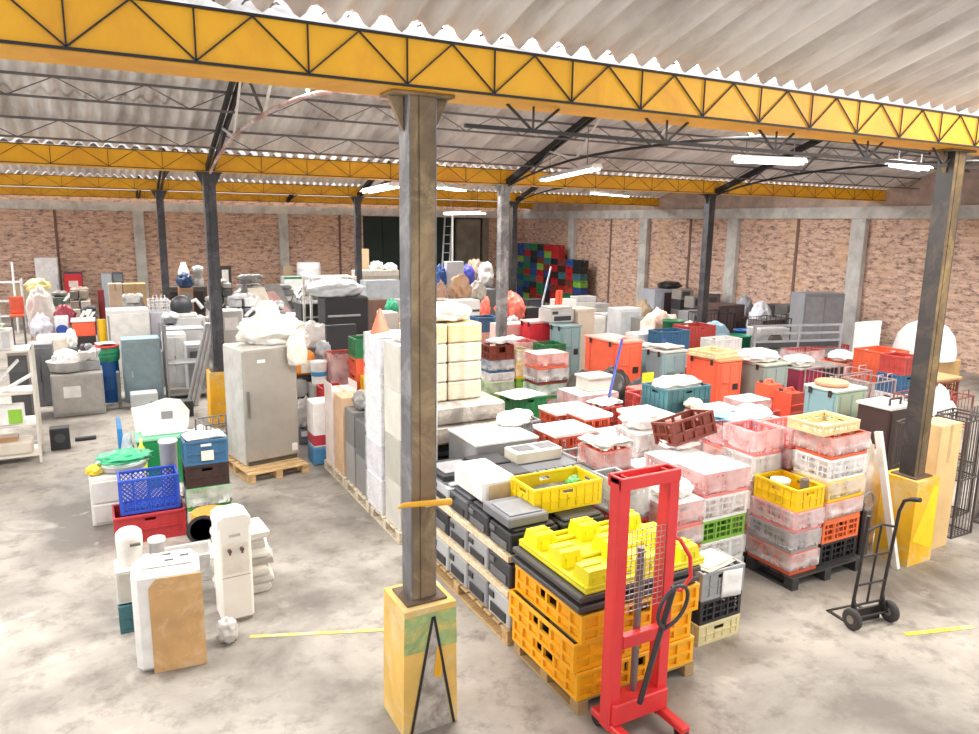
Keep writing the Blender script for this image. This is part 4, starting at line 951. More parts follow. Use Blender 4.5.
# white topped flat stacks on orange crates
def white_top(px, py, zt_, w, d, name, cols, sheetcol='#f6f5f2', lift=.05):
    x, y = at(px, py, zt_); n = len(cols); h = (zt_-lift-.004*n)/n
    z = stack(x, y, w, d, [(c, h, 'lattice' if c in ('#e06543', '#b8463f') else 'panel', 0 if (i == n-1 or c == '#e06543') else 1) for i, c in enumerate(cols)], name, 'crates under white boards')
    tag(MB().box(-w/2-.02, w/2+.02, -d/2-.02, d/2+.02, 0, lift, .006).build('foam_board', plain(sheetcol, .5, 0, .08, 2), None, (x+w/2, y+d/2, z+.001), R.uniform(-.03, .03)), 'white board lying on the '+name, 'board', 'white boards on crates')
white_top(557, 416, 1.15, .66, .46, 'crates farthest left of the white boards', ['#e9e7e4', '#e48c8a', '#e06543'])
white_top(585, 420, 1.2, .44, .42, 'orange crates by the broom foot', ['#e06543', '#e9e7e4', '#e06543'])
white_top(556, 434, 1.2, .6, .5, 'orange crates behind the black wire crate', ['#e48c8a', '#e06543', '#e06543'])
white_top(649, 427, 1.22, .52, .66, 'pink crates by the tilted crate', ['#e48c8a', '#e06543', '#e06543'])
stack(4.93, 6.92, .40, .34, [('#2f55b5', .32, 'panel', 0), ('#b8463f', .34, 'lattice', 0), ('#9a9c9d', .36, 'coarse', 1)], 'stack of the black wire crate', G3_)
stack(4.84, 6.3, .42, .42, [('#b8463f', .32, 'lattice', 0), ('#e06543', .30, 'lattice', 0), ('#e06543', .32, 'lattice', 0), ('#e06543', .3, 'panel', 2)], 'stack right of the bright yellow crate', G3_)
papers(5.05, 6.5, 1.24, .44, .4, 'grey and white oddments piled in the orange crate right of the yellow crate', .2, 5, '#d5d0c6', amp=.05)
stack(4.64, 5.62, .30, .54, [('#b8463f', .3, 'lattice', 0), ('#e9e7e4', .3, 'panel', 1), ('#b8463f', .28, 'lattice', 0), ('#9a9c9d', .36, 'panel', 1)], 'narrow stack just behind the stacker', G3_)
stack(5.36, 6.3, .5, .48, [('#e9e7e4', .32, 'panel', 1), ('#e48c8a', .32, 'panel', 1), ('#e9e7e4', .3, 'panel', 1), ('#e9e7e4', .27, 'panel', 1, dict(top=True))], 'white stack right of the grey oddments', G3_)
bag(5.6, 6.55, 1.25, .25, .2, .2, 'white draped sheet on the white stack', '#f5f3ef', 66)
stack(5.44, 6.86, .5, .46, [('#e9e7e4', .34, 'panel', 1), ('#e48c8a', .34, 'panel', 1), ('#e9e7e4', .34, 'panel', 1, dict(top=True))], 'stack behind the white draped sheet', G3_)
x_, y_ = 5.05, 5.12
stack(4.98, 5.66, .36, .5, [('#e48c8a', .32, 'panel', 1), ('#e9e7e4', .32, 'panel', 1), ('#e48c8a', .3, 'panel', 1, dict(top=True))], 'film topped stack close behind the stacker', G3_)
# stacks further back
z_ = stack(6.5, 9.06, .72, .6, [('#b8463f', .4, 'lattice', 1), ('#e48c8a', .4, 'panel', 1), ('#e48c8a', .36, 'panel', 1, dict(top=True))], 'pink stack carrying the grey box', G3_)
boxy('lidded_box', 'light grey lidded box on the pink stack', 'box', 6.95, 9.32, z_, .46, .36, .22, '#cfcbc2', [('lid', -.25, .25, -.2, .2, .2, .235, '#d8d4cb')])
stack(6.36, 8.38, .44, .44, [('#b8463f', .4, 'lattice', 0), ('#e06543', .4, 'lattice', 0), ('#b8463f', .34, 'lattice', 0)], 'red stack of loose papers', G3_)
papers(6.6, 8.6, 1.12, .38, .34, 'loose white papers in the red crate before the pink stack', .3, 5, amp=.04)
stack(7.26, 8.52, .38, .42, [('#b8463f', .4, 'lattice', 0), ('#b8463f', .4, 'lattice', 0), ('#b8463f', .4, 'lattice', 0)], 'red stack left of the teal crate', G3_)
stack(5.66, 9.62, .6, .5, [('#2d7a4b', .36, 'panel', 0), ('#9a9c9d', .36, 'panel', 0), ('#2d7a4b', .36, 'panel', 0)], 'stack of green crates behind the copier', G3_)
papers(5.9, 9.86, 1.07, .62, .5, 'white sheet spread over the green crates behind the copier', .25, 3)
stack(5.06, 8.6, .44, .42, [('#9a9c9d', .36, 'lattice', 0), ('#9a9c9d', .34, 'lattice', 0), ('#9a9c9d', .32, 'lattice', 0)], 'grey stack beside the copier', G3_)
bag(5.28, 8.8, 1.0, .17, .15, .12, 'crumpled papers in the grey stack beside the copier', '#e9e6e0', 67)
stack(7.05, 11.16, .66, .46, [('#b3262e', .30, 'panel', 0), ('#b3262e', .28, 'panel', 1), ('#3f9a4f', .28, 'panel', 2), ('#7c3b2e', .29, 'coarse', 2), ('#e06543', .27, 'panel', 1, dict(top=True, tint='#fbe3e0'))], 'tall stack topped by film wrapped orange', G3_)
stack(7.02, 12.9, .56, .42, [('#7fb546', .28, 'panel', 0), ('#7fb546', .28, 'panel', 1), ('#e9e7e4', .2, 'panel', 1), ('#3a6a90', .26, 'panel', 2), ('#7c3b2e', .3, 'coarse', 0)], 'stack right of the beige towers', G3_)
stack(7.64, 12.92, .34, .42, [('#7fb546', .3, 'panel', 0), ('#7fb546', .3, 'panel', 0), ('#f0c618', .3, 'panel', 1), ('#dccf9f', .3, 'panel', 1)], 'narrow yellow green stack', G3_)
papers(7.5, 13.15, 1.34, .8, .4, 'white papers bridging the brown crate and the yellow stack', .3, 4, amp=.05)
# ------------------------------------------------------------------ tall insulated containers
OR_, TL, SG = '#f2694a', '#8aa9ad', '#8d9a94'
bin_(8.85, 11.3, 0, .62, 1.05, 1.58, OR_, 'largest orange container, with a lid, behind the blue broom', '#f58f78')
bin_(8.95, 13.1, 0, .5, .5, 1.62, TL, 'teal grey container left of the largest orange one', None)
bin_(9.93, 11.75, 0, .52, .5, 1.32, TL, 'teal container just right of the largest orange one', '#b9c4c6')
bin_(9.78, 10.83, 0, .6, .5, 1.42, TL, 'teal container left of the orange one with the beige tray', '#c8cdc9')
bin_(10.06, 9.85, 0, .58, .84, 1.42, OR_, 'orange container with a beige tray on its lid', '#f58a60')
bin_(10.95, 9.55, 0, .64, .76, 1.32, SG, 'grey green container right of the orange one with the tray', '#a9b0a0')
bin_(9.93, 7.2, 0, .66, .58, 1.4, '#86aab0', 'teal container with a sage green front and an orange lid on it', '#b9cbbd', 0, '#b3c2a6')
crate(10.02, 9.85, 1.424, .66, .62, .11, '#dccf9f', 'beige ribbed tray on the orange container', 'lattice', 0, .12)
bag(10.9, 9.6, 1.322, .36, .32, .17, 'flat white sack on the grey green container', '#f3f1ec', 70)
t = tag(MB().lathe([(.2, 0), (.24, .02), (.245, .06), (.22, .075), (.0005, .08)], 26).build('round_lid', plain('#f2a07c', .5), None, (9.86, 7.22, 1.402)), 'flat round orange lid on the teal and sage container', 'lid')
papers(9.8, 10.85, 1.424, .5, .44, 'pale papers on the teal container left of the beige tray', .1, 4, '#e9e4d6', amp=.03); papers(9.93, 11.75, 1.324, .46, .42, 'white papers on the teal container right of the largest orange one', .2, 4)
tag(MB().sheet(-.2, .2, -.35, .3, lambda x, y: .012+.02*math.sin(x*9), 8, 8, .004).build('film_sheet', plain('#f5a492', .4), None, (8.86, 11.4, 1.585)), 'pink film sheet on the largest orange container', 'film sheet')
boxy('pallet_box', 'low grey box carrying the two orange jerry cans', 'box', 10.05, 8.2, 0, .7, .96, .56, '#8d8f92')
jerry(10.04, 8.52, .562, .34, .32, .66, 'orange jerry can farther from the teal and sage container', OR_); jerry(9.9, 7.98, .562, .36, .34, .64, 'orange jerry can touching the teal and sage container', '#f0583f')
boxy('dark_container', 'dark brown container with a white slotted top beside the right column', 'container', 9.84, 6.3, 0, .56, .5, 1.32, '#43302e', [('lid', -.3, .3, -.27, .27, 1.3, 1.34, '#dcd8d0'), ('front_rib', -.25, -.2, -.262, -.25, .05, 1.25, '#362523'), ('front_rib', .2, .25, -.262, -.25, .05, 1.25, '#362523'), ('hand_slot', -.12, .05, -.256, -.248, .5, .75, '#1f1716')], c=.02)
MBh = MB().tube([(9.68, 6.15, 1.34), (9.68, 6.15, 1.43), (9.92, 6.15, 1.43), (9.92, 6.15, 1.34)], .018, 8); tag(MBh.build('grab_handle', plain('#3a2b2a', .5)), 'dark loop handle on the lid of the dark brown container', 'handle')
boxy('grey_cabinet', 'slim grey cabinet between the black pallet and the yellow plinth', 'cabinet', 7.66, 5.75, 0, .36, .42, 1.2, '#8f8b85', [('door_panel', -.15, .15, -.216, -.208, .08, 1.1, '#a5a19a')], dirt='#6d6964')
boxy('brown_box', 'dark brown ribbed box on the floor before the slim grey cabinet', 'box', 7.6, 5.25, 0, .32, .36, .62, '#3b2a2a', [('rib', -.14+.09*k, -.11+.09*k, -.188, -.18, .03, .58, '#55403c') for k in range(3)])
bag(7.66, 5.75, 1.202, .13, .13, .24, 'grey wrapped cylinder on the slim grey cabinet', '#b0aca6', 71)
t = thing('hose_loop', 'coiled grey hose hung beside the white beam', 'hose', (7.72, 5.02, .0)); m = MB()
m.tube([(.09*math.cos(a)+.0, .0, .66+.11*math.sin(a)) for a in [2*math.pi*k/16 for k in range(17)]], .012, 6); m.build('coil', plain('#8f8f92', .5), t); MB().box(-.05, .05, -.03, .03, 0, .56, .01).build('stand', plain('#6b6767', .5), t)
# white beam leaning left of the plinth
tag(MB().bar((7.74, 4.62, 0), (7.66, 4.96, 1.52), .075, .05, (1, 0, 0)).build('white_beam', plain('#ece8e0', .5)), 'long white beam leaning between the hand truck and the yellow plinth', 'beam')
bag(8.02, 5.3, 0, .2, .16, .98, 'crumpled pale bag standing behind the yellow plinth', '#d9cdbf', 72)
carton(8.68, 4.88, 0, .42, .3, 1.54, 'tall yellow brown carton strapped upright, right of the yellow plinth', '#e0bd86')
# hand truck
t = thing('hand_truck', 'black two wheeled hand truck standing alone at the right front', 'hand truck', (6.37, 3.99, 0), -.14)
BK = plain('#3a3534', .4, .4)
for s in (-1, 1):
    MB().tube([(s*.18, .06, .1), (s*.18, .02, .6), (s*.185, -.02, 1.14), (s*.185, -.06, 1.26), (s*.185, -.15, 1.31)] if s > 0 else [(s*.18, .06, .1), (s*.18, .02, .6), (s*.185, -.015, 1.14)], .016, 10).build('rail', BK, t)
    wl = MB().lathe([(.03, -.026), (.08, -.028), (.104, -.018), (.104, .018), (.08, .028), (.03, .026)], 20, 0, 0, 'x').build('wheel', plain('#3b3736', .6), t); wl.location = (s*.235, -.01, .104)
    MB().lathe([(.04, -.03), (.04, .03)], 14, 0, 0, 'x').build('hub', plain('#8f8984', .4, .5), wl)
    MB().bar((s*.18, -.01, .104), (s*.18, .05, .3), .02).build('wheel_bracket', BK, t)
MB().tube([(-.25, -.01, .104), (.25, -.01, .104)], .012, 8).build('axle', BK, t)
MB().tube([(.185, -.13, 1.30), (.185, -.22, 1.325)], .022, 10).build('grip', plain('#2a2626', .6), t)
for (z_, dy) in ((.2, .052), (.42, .034), (.72, .012), (.98, -.006)):
    MB().tube([(-.18, dy, z_), (0, dy, z_+(.05 if z_ > .9 else 0)), (.18, dy, z_)], .012, 8).build('crossbar', BK, t)
MB().tube([(0, .052, .2), (0, -.006, 1.03)], .011, 8).build('centre_rod', BK, t)
m = MB().box(-.2, .2, .06, .085, .0, .14, .003).box(-.2, -.165, .085, .34, 0, .012).box(.165, .2, .085, .34, 0, .012).box(-.2, .2, .32, .34, 0, .012).box(-.15, .15, .085, .12, 0, .012); m.build('toe_plate', BK, t)
pa, pb = at(905, 634.5), at(973, 627)
tag(MB().bar((*pa, .003), (*pb, .003), .06, .004).build('floor_line', plain('#e6c23c', .6, 0, .3, 12, '#cfc3a4')), 'faded yellow line painted on the floor at the right corner', 'floor marking')
pa, pb = at(250, 637), at(384, 630)
tag(MB().bar((*pa, .003), (*pb, .003), .05, .004).build('floor_line', plain('#e0c26a', .6, 0, .3, 12, '#cfc3a4')), 'faded yellow line on the floor left of the near plinth', 'floor marking')
# broom and poles
a, b = at(609, 397, 1.24), at(622, 340, 1.95); pole([(*a, 1.24), (*b, 1.95)], .022, 'dark blue broom handle leaning in front of the largest orange container', '#2e3f8f', 'broom')
a, b = on_y(652, 372, 11.15), on_y(664, 338, 11.3); pole([(a[0], 11.15, .02), (b[0], 11.3, b[1])], .035, 'blue plank leaning beside the teal containers', '#3a55a0', 'plank', 'plank')
x_, y_ = at(645, 395, 1.05); bin_(x_+.2, y_+.3, 0, .4, .36, 1.1, '#e2553f', 'orange red bin in front of the blue plank', None, latch=False, group='bins'); tag(MB().box(-.12, .12, -.006, .006, 0, .24).build('yellow_board', plain('#f2d632', .5), None, (x_+.3, y_+.3, 1.102)), 'small yellow board standing on the orange red bin', 'board')
for k, (x, y, r_, lab) in enumerate(((8.05, 10.2, .33, 'black bundle at the foot of the broom'), (7.75, 10.75, .3, 'black bundle behind the tall film topped stack'), (8.15, 9.6, .3, 'dark grey bundle right of the blue broom foot'))):
    bag(x, y, 0, r_, r_, 1.02 if k < 2 else .95, lab, ['#35332f', '#4a453c', '#3c3f44'][k], 80+k, .13, group='dark bundles')
# ------------------------------------------------------------------ wire frames and crates at the right
PK = '#cbb0ad'
for k, (px, py, z_, w_, d_, h_, lab) in enumerate(((838, 372, 1.15, 1.0, .7, 1.1, 'pale pink wire frame behind the teal and sage container'), (872, 380, 1.15, .7, .6, 1.1, 'pink wire frame left of the right column, nearer one'), (885, 366, 1.15, .7, .7, 1.1, 'pink wire frame left of the right column, farther one'))):
    x, y = at(px, py, z_); wire_frame(x+w_/2, y+d_/2, 0, w_, d_, h_, lab, PK, .05*k, step=.12)
for k, (x, y) in enumerate(((9.35, 5.0), (9.95, 5.35), (9.5, 5.62), (10.2, 4.9))):
    wire_frame(x, y, 0, .42, .36, 1.5-.12*k, 'dark wire rack right of the tall carton, %s' % ['nearest the carton', 'second one', 'third one', 'outermost one'][k], '#57504e', .1*k, step=.07)
x, y = at(886, 357, 1.36); zq = stack(x, y, .9, .8, [('#e9e7e4', .5, 'panel', 0), ('#e9e7e4', .24, 'panel', 1)], 'white base under the tall orange crate', 'crates near the right column')
crate(x+.45, y+.4, zq, .78, .7, .62, '#e06543', 'tall orange crate with upright ribs left of the right column', 'panel', 0)
boxy('white_panel_box', 'white board standing behind the tall orange crate', 'board', x+.75, y+.95, 0, .8, .1, 1.75, '#ececea')
x, y = at(904, 362, 1.2); zq = stack(x, y, .5, .5, [('#e9e7e4', .4, 'panel', 0), ('#e9e7e4', .36, 'panel', 0), ('#3a6a90', .36, 'panel', 0), ('#b8463f', .34, 'panel', 0)], 'stack touching the right column', 'crates near the right column')
x, y = at(845, 366, 1.0); zq = stack(x, y, .6, .6, [('#b8463f', .36, 'panel', 0), ('#b8463f', .3, 'panel', 1), ('#e06543', .34, 'panel', 2)], 'orange stack behind the pink wire frames', 'crates near the right column'); bag(x+.35, y+.35, zq, .26, .22, .18, 'white bag on the orange stack behind the wire frames', '#f3f1ee', 90)
x, y = at(800, 374, 1.0); boxy('maroon_box', 'maroon box left of the black case, behind the jerry cans', 'box', x+.4, y+.35, 0, .7, .6, 1.05, '#8f2a45', [('lid', -.36, .36, -.31, .31, 1.05, 1.08, '#a7a59c')]); bag(x+.35, y+.35, 1.085, .26, .24, .18, 'grey white bag on the maroon box', '#e4e2dd', 91)
x, y = at(822, 372, 1.0); boxy('metal_case', 'black metal case right of the maroon box', 'case', x+.42, y+.3, 0, .62, .5, 1.02, '#2f2f31', [('lid', -.32, .32, -.26, .26, 1.02, 1.05, '#8d908c'), ('knob', -.1, -.04, -.27, -.25, .8, .86, '#d9d9d9'), ('knob', .04, .1, -.27, -.25, .8, .86, '#d9d9d9')])
# long steel bench near the right wall
x0_, y0_ = at(815, 342, .55)
t = thing('steel_bench', 'long grey steel bench with rails near the right brick wall', 'bench', (15.6, 12.2, 0), -.25, None)
GS = steel('#c9c9cc', .4)
MB().box(-1.3, 1.3, -.45, .45, .68, .74, .01).build('bench_top', GS, t)
for sx in (-1.25, 0, 1.25): MB().bar((sx, -.4, 0), (sx, -.4, .68), .06).build('leg', GS, t); MB().bar((sx, .4, 0), (sx, .4, 1.35), .06).build('leg', GS, t)
for zz in (.95, 1.15, 1.35): MB().bar((-1.3, .4, zz), (1.3, .4, zz), .05).build('rail', GS, t)
MB().box(-1.2, 1.2, .38, .4, .80, .93).build('back_panel', plain('#4b4c50', .5), t)
boxy('steel_locker', 'grey steel locker against the right wall behind the long bench', 'locker', 18.9, 14.6, 0, 1.3, .7, 1.9, '#8e9096', [('door', -.6, -.02, -.36, -.35, .1, 1.8, '#a0a2a8'), ('door', .02, .6, -.36, -.35, .1, 1.8, '#999ba1')], -.3)
t = thing('white_dome', 'white domed plastic shell right of the right column', 'dome', (15.1, 9.0, 0)); MB().box(-.6, .6, -.5, .5, 0, 1.0, .03).build('crate_base', plain('#caa36a', .7), t); MB().lathe([(.62, 1.0), (.62, 1.2), (.55, 1.5), (.4, 1.7), (.2, 1.8), (.0005, 1.83)], 22).build('dome', plain('#eef0f2', .4), t)
stack(13.6, 8.0, 1.1, .8, [('#b8463f', .3, 'lattice', 0), ('#b8463f', .3, 'lattice', 0), ('#7c3b2e', .3, 'lattice', 0)], 'red stack right of the right column', 'crates near the right column')
boxy('wooden_board', 'wide brown board lying on the red stack right of the column', 'board', 14.15, 8.4, .91, 1.3, .8, .06, '#c39a68')
wire_frame(12.0, 6.9, 0, 1.0, .8, 1.05, 'red brown wire frame right of the right column', '#a05a50', .1, step=.12)
bag(11.4, 6.5, 0, .28, .25, 1.1, 'pointed white sack among the racks right of the right column', '#e9e6e2', 95)
# ================================================================== BACKGROUND GOODS
LAST = [None]
def slot(px0, px1, py, Y):
    xa, zt = on_y(px0, py, Y); xb, _ = on_y(px1, py, Y); return (xa+xb)/2, xb-xa, zt
def cab(name, label, cat, px0, px1, py, Y, d, hexa, parts=None, **k):
    """a cabinet standing on the floor whose front top edge is seen between px0 and px1 at py"""
    x, w_, h = slot(px0, px1, py, Y); ps = []
    for i, p in enumerate(parts or []):
        n, a, b, c_, e, col = p; ps.append((n, -w_/2+w_*a, -w_/2+w_*b, -d/2-.012-.005*i, -d/2, h*c_, h*e, col))
    LAST[0] = boxy(name, label, cat, x, Y+d/2, 0, w_, d, h, hexa, ps, **k); return x, w_, h
SUP = ['#a9a6a1', '#8d8c8f', '#cbb492', '#c9cbd0', '#6f7074', '#d8d5cf', '#b98f73', '#5b5f66']
def onbag(px0, px1, py0, py1, Y, label, hexa, z=None, **k):
    """a bag seen between py0 and py1; z = 0 sets a box under it that carries it from the floor"""
    xa, zt = on_y((px0+px1)/2, py0, Y); _, zb = on_y((px0+px1)/2, py1, Y); w_ = slot(px0, px1, py0, Y)[1]
    if z is None or z > 0: return bag(xa, Y+w_*.4, zb if z is None else z, w_/2, w_*.4, max(.08, zt-(zb if z is None else z)), label, hexa, **k)
    hb = max(.25, min(zb, zt-.2)) if zt > .6 else 0
    if hb: boxy('scrap_case', 'case under the '+label, 'case', xa, Y+w_*.4, 0, w_*1.02, max(.3, w_*.8), hb, SUP[int(px0+py0) % 8], [('front_panel', -w_*.4, w_*.4, -max(.3, w_*.8)/2-.012, -max(.3, w_*.8)/2, hb*.55, hb*.92, SUP[int(px1+py1) % 8])], group='cases under the bags')
    return bag(xa, Y+w_*.4, hb+.002, w_/2, w_*.4, zt-hb, label, hexa, amp=.3, **k)
# ------------------------------------------------------------------ far left
x, w_, h = cab('steel_chest', 'stainless steel chest with a white paper, piled with scrap', 'chest', 50, 103, 376, 15.9, .8, '#a9a6a2', [('door', .03, .97, .08, .97, '#b3b0ac'), ('paper_label', .22, .55, .45, .72, '#f4f3f0')], rough=.4, metal=.3)
tag(MB().lathe([(.22, 0), (.3, .03), (.34, .2), (.36, .21), (.32, .2), (.22, .04), (.0005, .03)], 22).build('steel_basin', plain('#d9d8d6', .3, .3), None, (x-.16, 16.3, h+.002)), 'pale steel basin on the steel chest', 'basin')
junk(x+.22, 16.4, h, .2, .22, .42, 'heap of grey and dark machine parts on the steel chest', ['#a7a8ab', '#d5d4d2', '#4a3d42', '#8f9096'], n=7)
bag(x-.16, 16.3, h+.012, .22, .2, .34, 'white plastic pieces in the pale steel basin', '#efeeec')
x, w_, h = cab('grey_cabinet', 'blue grey metal cabinet beside the blue drum', 'cabinet', 121, 160, 340, 16.62, .5, '#8ea5af', [('door', .04, .96, .04, .96, '#94abb5'), ('door_handle', .2, .24, .4, .5, '#c9d3d6')])
boxy('pale_box', 'pale blue box on the floor before the blue grey cabinet', 'box', .8, 16.2, 0, .5, .34, .3, '#dbe3e6'); boxy('roller_board', 'dark upright board beside the blue drum', 'board', .36, 16.25, 0, .06, .2, .75, '#6d7276')
drum(.18, 17.0, 0, .24, .86, 'blue drum behind the dark upright board', '#2160a8'); drum(.2, 17.0, .862, .25, .28, 'green tub standing on the blue drum', '#2f9a6e', 'tub', 'tub', '#c9322f')
papers(.2, 17.0, 1.19, .3, .3, 'white sheet on the red lid above the blue drum', .3, 3)
rack(-1.6, 13.3, 1.46, .6, 1.78, 'white metal rack of parts at the left edge', (.14, .62, 1.12, 1.77), 0, '#e4ded4')
microwave(-1.35, 13.3, 1.772, .5, .36, .3, 'white microwave oven on top of the white rack'); tag(MB().lathe([(.1, 0), (.17, .07), (.18, .075), (.1, .015), (.0005, .012)], 20).build('bowl', plain('#c6dcb8', .4), None, (-1.35, 13.3, 2.074)), 'pale green bowl on the microwave oven', 'bowl')
for k in range(2): tag(MB().bar((-1.5+.2*k, 13.15+.05*k, 1.125), (-1.05+.15*k, 13.2+.05*k, 1.6-.25*k), .14, .03).build('white_plank', plain('#ecebe7', .5)), '%s white plank slanting on the white rack' % ['longer', 'shorter'][k], 'plank', 'planks on the white rack')
boxy('small_carton', 'white and green carton on the middle shelf of the white rack', 'box', -1.3, 13.25, .622, .5, .4, .26, '#efefec', [('green_side', .06, .24, -.212, -.2, .02, .24, '#8fc63f')])
boxy('beige_tray', 'beige tray of brown pieces on the lowest shelf of the white rack', 'tray', -1.28, 13.25, .142, .62, .44, .2, '#d8cdbd', [('brown_piece', -.18, .12, -.12, .12, .2, .27, '#b58a62')], c=.03)
junk(-1.7, 13.3, 1.122, .25, .2, .3, 'dark machine parts on the upper shelf of the white rack', ['#4b4c50', '#d9d7d3', '#7c7d81'], n=4)
x, w_, h = cab('beige_case', 'beige case on the dark blue stand behind the steel chest', 'case', 36, 66, 338, 18.2, .6, '#e6ddcf', [('front', .05, .95, .55, .96, '#ece4d6'), ('stand', .06, .94, .0, .5, '#34416b')])
onbag(31, 50, 319, 339, 20.0, 'lilac grey sack left of the blue disc box', '#c9c8d4', 0.0)
x, w_, h = cab('white_box', 'white box with a blue disc, behind the beige case', 'box', 54, 68, 318, 20.4, .5, '#dfe4ea'); MB().lathe([(.13, -.02), (.13, 0), (.0005, .0)], 18, 0, 0, 'y').build('blue_disc', plain('#2f58b5', .4), LAST[0], (0, -.25, h-.3))
onbag(66, 76, 333, 348, 19.0, 'white jug right of the beige case', '#efefee', 0.0)
x, w_, h = cab('scrap_bin', 'dark bin under the orange tub, left of the yellow drum', 'bin', 73, 96, 337, 20.2, .5, '#3a3536'); boxy('orange_tub', 'orange tub with a white lid left of the yellow drum', 'tub', x, 20.45, h+.002, w_, .5, on_y(84, 322, 20.2)[1]-h, '#ee6644', [('lid', -w_/2-.02, w_/2+.02, -.27, .27, on_y(84, 322, 20.2)[1]-h, on_y(84, 322, 20.2)[1]-h+.05, '#f3f1ee')])
x, w_, h = slot(97, 106, 320, 20.2); drum(x, 20.3, 0, w_/2, h, 'bright yellow drum left of the large pale chest', '#f2c41c')
cab('freezer_chest', 'large pale grey chest behind the blue grey cabinet', 'chest', 106, 149, 311, 19.4, .8, '#cfcdca', [('door', .02, .98, .1, .95, '#d6d4d0'), ('handle_strip', .02, .06, .12, .93, '#8d8c8a')])
for k, (a, b, lab) in enumerate(((108, 122, 'pale carton, left one of the pair before the brick wall at left'), (123, 146, 'tan carton, right one of the pair before the brick wall at left'))):
    x, w_, h = slot(a, b, 284, 25); boxy('steel_stand', 'low steel stand under the %s' % ['pale carton', 'tan carton'][k], 'stand', x, 25.3, 0, w_*.96, .5, h-.68, '#b9b7b3', group='stands by the back wall'); carton(x, 25.3, h-.678, w_, .5, .67, lab, ['#e3cbb4', '#dcb98a'][k])
x, w_, h = cab('machine_case', 'blue grey machine left of the dark monitor at the back wall', 'machine', 101, 111, 274, 30.5, .6, '#9aa3ab'); cab('dark_monitor', 'dark monitor on a tall stand at the back wall', 'monitor', 112, 123, 273, 30.5, .5, '#4b5058', [('screen', .1, .9, .82, .97, '#6d747c')])
cab('white_fridge', 'tall white fridge standing against the back wall at far left', 'fridge', 34, 57, 258, 33.4, .8, '#f0efef', [('door', .03, .97, .03, .55, '#f4f3f3'), ('door', .03, .97, .56, .98, '#f4f3f3'), ('door_handle', .88, .93, .45, .53, '#bdbdbd')])
x, w_, h = cab('drinks_cooler', 'dark blue cabinet with a red top right of the tall white fridge', 'cabinet', 63, 82, 273, 32.6, .8, '#3a4458', [('red_panel', .03, .97, .52, .98, '#cf2f38'), ('badge', .25, .75, .68, .82, '#f0dada')])
cab('tan_board', 'tan board leaning at the far left of the back wall', 'board', 9, 33, 285, 33.6, .2, '#cbb595')
rack(*[slot(-6, 20, 283, 29)[0], 29.5], slot(-6, 20, 283, 29)[1], .6, slot(-6, 20, 280, 29)[2], 'pale metal shelf at the far left', (.5, 1.0, slot(-6, 20, 283, 29)[2]), 0, '#d9dadb')
a = on_y(11, 262, 28.6); pole([(a[0], 28.6, 0), (a[0]+.02, 28.6, a[1])], .035, 'white pole standing before the far left shelf', '#eeeeee')
x, w_, h = slot(7, 22, 298, 24); t = thing('office_chair', 'orange chair on grey legs at the far left', 'chair', (x, 24.3, 0)); MB().box(-w_/2, w_/2, .1, .16, h-.5, h, .03).build('backrest', plain('#f06a4c', .5), t); MB().box(-w_/2, w_/2, -.22, .2, h-.55, h-.48, .03).build('seat', plain('#f06a4c', .5), t)
for s in (-1, 1):
    for q in (-1, 1): MB().bar((s*w_*.4, q*.15, 0), (s*w_*.4, q*.15, h-.55), .03).build('leg', GRY, t)
onbag(27, 50, 295, 330, 25.6, 'heap of white bags with a pale yellow bag on top, far left', '#ecebe6', 0); hx_, hw_, hz_ = slot(27, 50, 295, 25.6); bag(hx_, 25.6+hw_*.3, hz_+.1, hw_*.5, .32, .3, 'pale yellow bag on the white bag heap', '#f0e2a0')
for k, (a, b, py, Y, lab, cs) in enumerate(((50, 70, 296, 26.0, 'grey scrap heap left of the maroon pole', ['#8d8983', '#cfcac1', '#6b7a72']), (66, 92, 292, 27.5, 'brown grey scrap heap beneath the red topped cabinet', ['#a79d90', '#e2ddd3', '#77706a']), (150, 178, 303, 23.5, 'scrap heap between the pale chest and the dark column', ['#b9b9ba', '#8e8f93', '#d8d8d6']),
        (208, 236, 285, 25, 'tangled steel heap right of the tall dark column', ['#a3a2a0', '#cfcfce', '#6f6f70']), (236, 268, 280, 24, 'tallest steel scrap heap before the brick wall', ['#9d9b99', '#dad9d7', '#7a7a7c']), (225, 262, 303, 19.5, 'silver scrap heap right behind the white bag on the fridge', ['#b1b1b3', '#e0e0df', '#77787c']),
        (160, 182, 322, 18.4, 'heap of pale parts left of the slicer', ['#d9d8d6', '#a9a9ad', '#77787c']), (205, 224, 302, 21.5, 'heap of grey trays right beside the tall dark column', ['#b5b4b3', '#e3e2e0', '#6f6f72']), (244, 270, 300, 20.5, 'heap of steel trays above the fridge bag', ['#a5a5a8', '#d3d2d0', '#838286']), (268, 290, 308, 18.6, 'heap of bent trays right of the fridge bag', ['#8f9094', '#c9c8c6', '#5f6165']),
        (120, 146, 300, 22.5, 'heap of white trays below the cartons at left', ['#dedddb', '#b5b4b2', '#94949a']), (262, 300, 292, 22, 'grey heap of bent sheets left of the black plotters', ['#8b8c90', '#dcdbd9', '#5f6063']), (296, 326, 290, 24, 'pale heap under the white drums', ['#c4c3c2', '#efeeec', '#8a8a8c']), (80, 98, 312, 23.0, 'small dark heap above the orange tub', ['#4a4c55', '#dedcd9', '#7b4b50']))):
    x, w_, h = slot(a, b, py, Y); junk(x, Y+.4, 0, w_/2, .6, h*1.05, lab, cs, n=12)
x, w_, h = slot(97, 104, 290, 28); drum(x, 28, 0, w_/2, h, 'maroon pole like roll left of the cartons', '#7a2a30', 'fabric_roll', 'roll')
onbag(55, 74, 309, 325, 23.5, 'red cloth bundle at the left', '#b94a5c', 0)
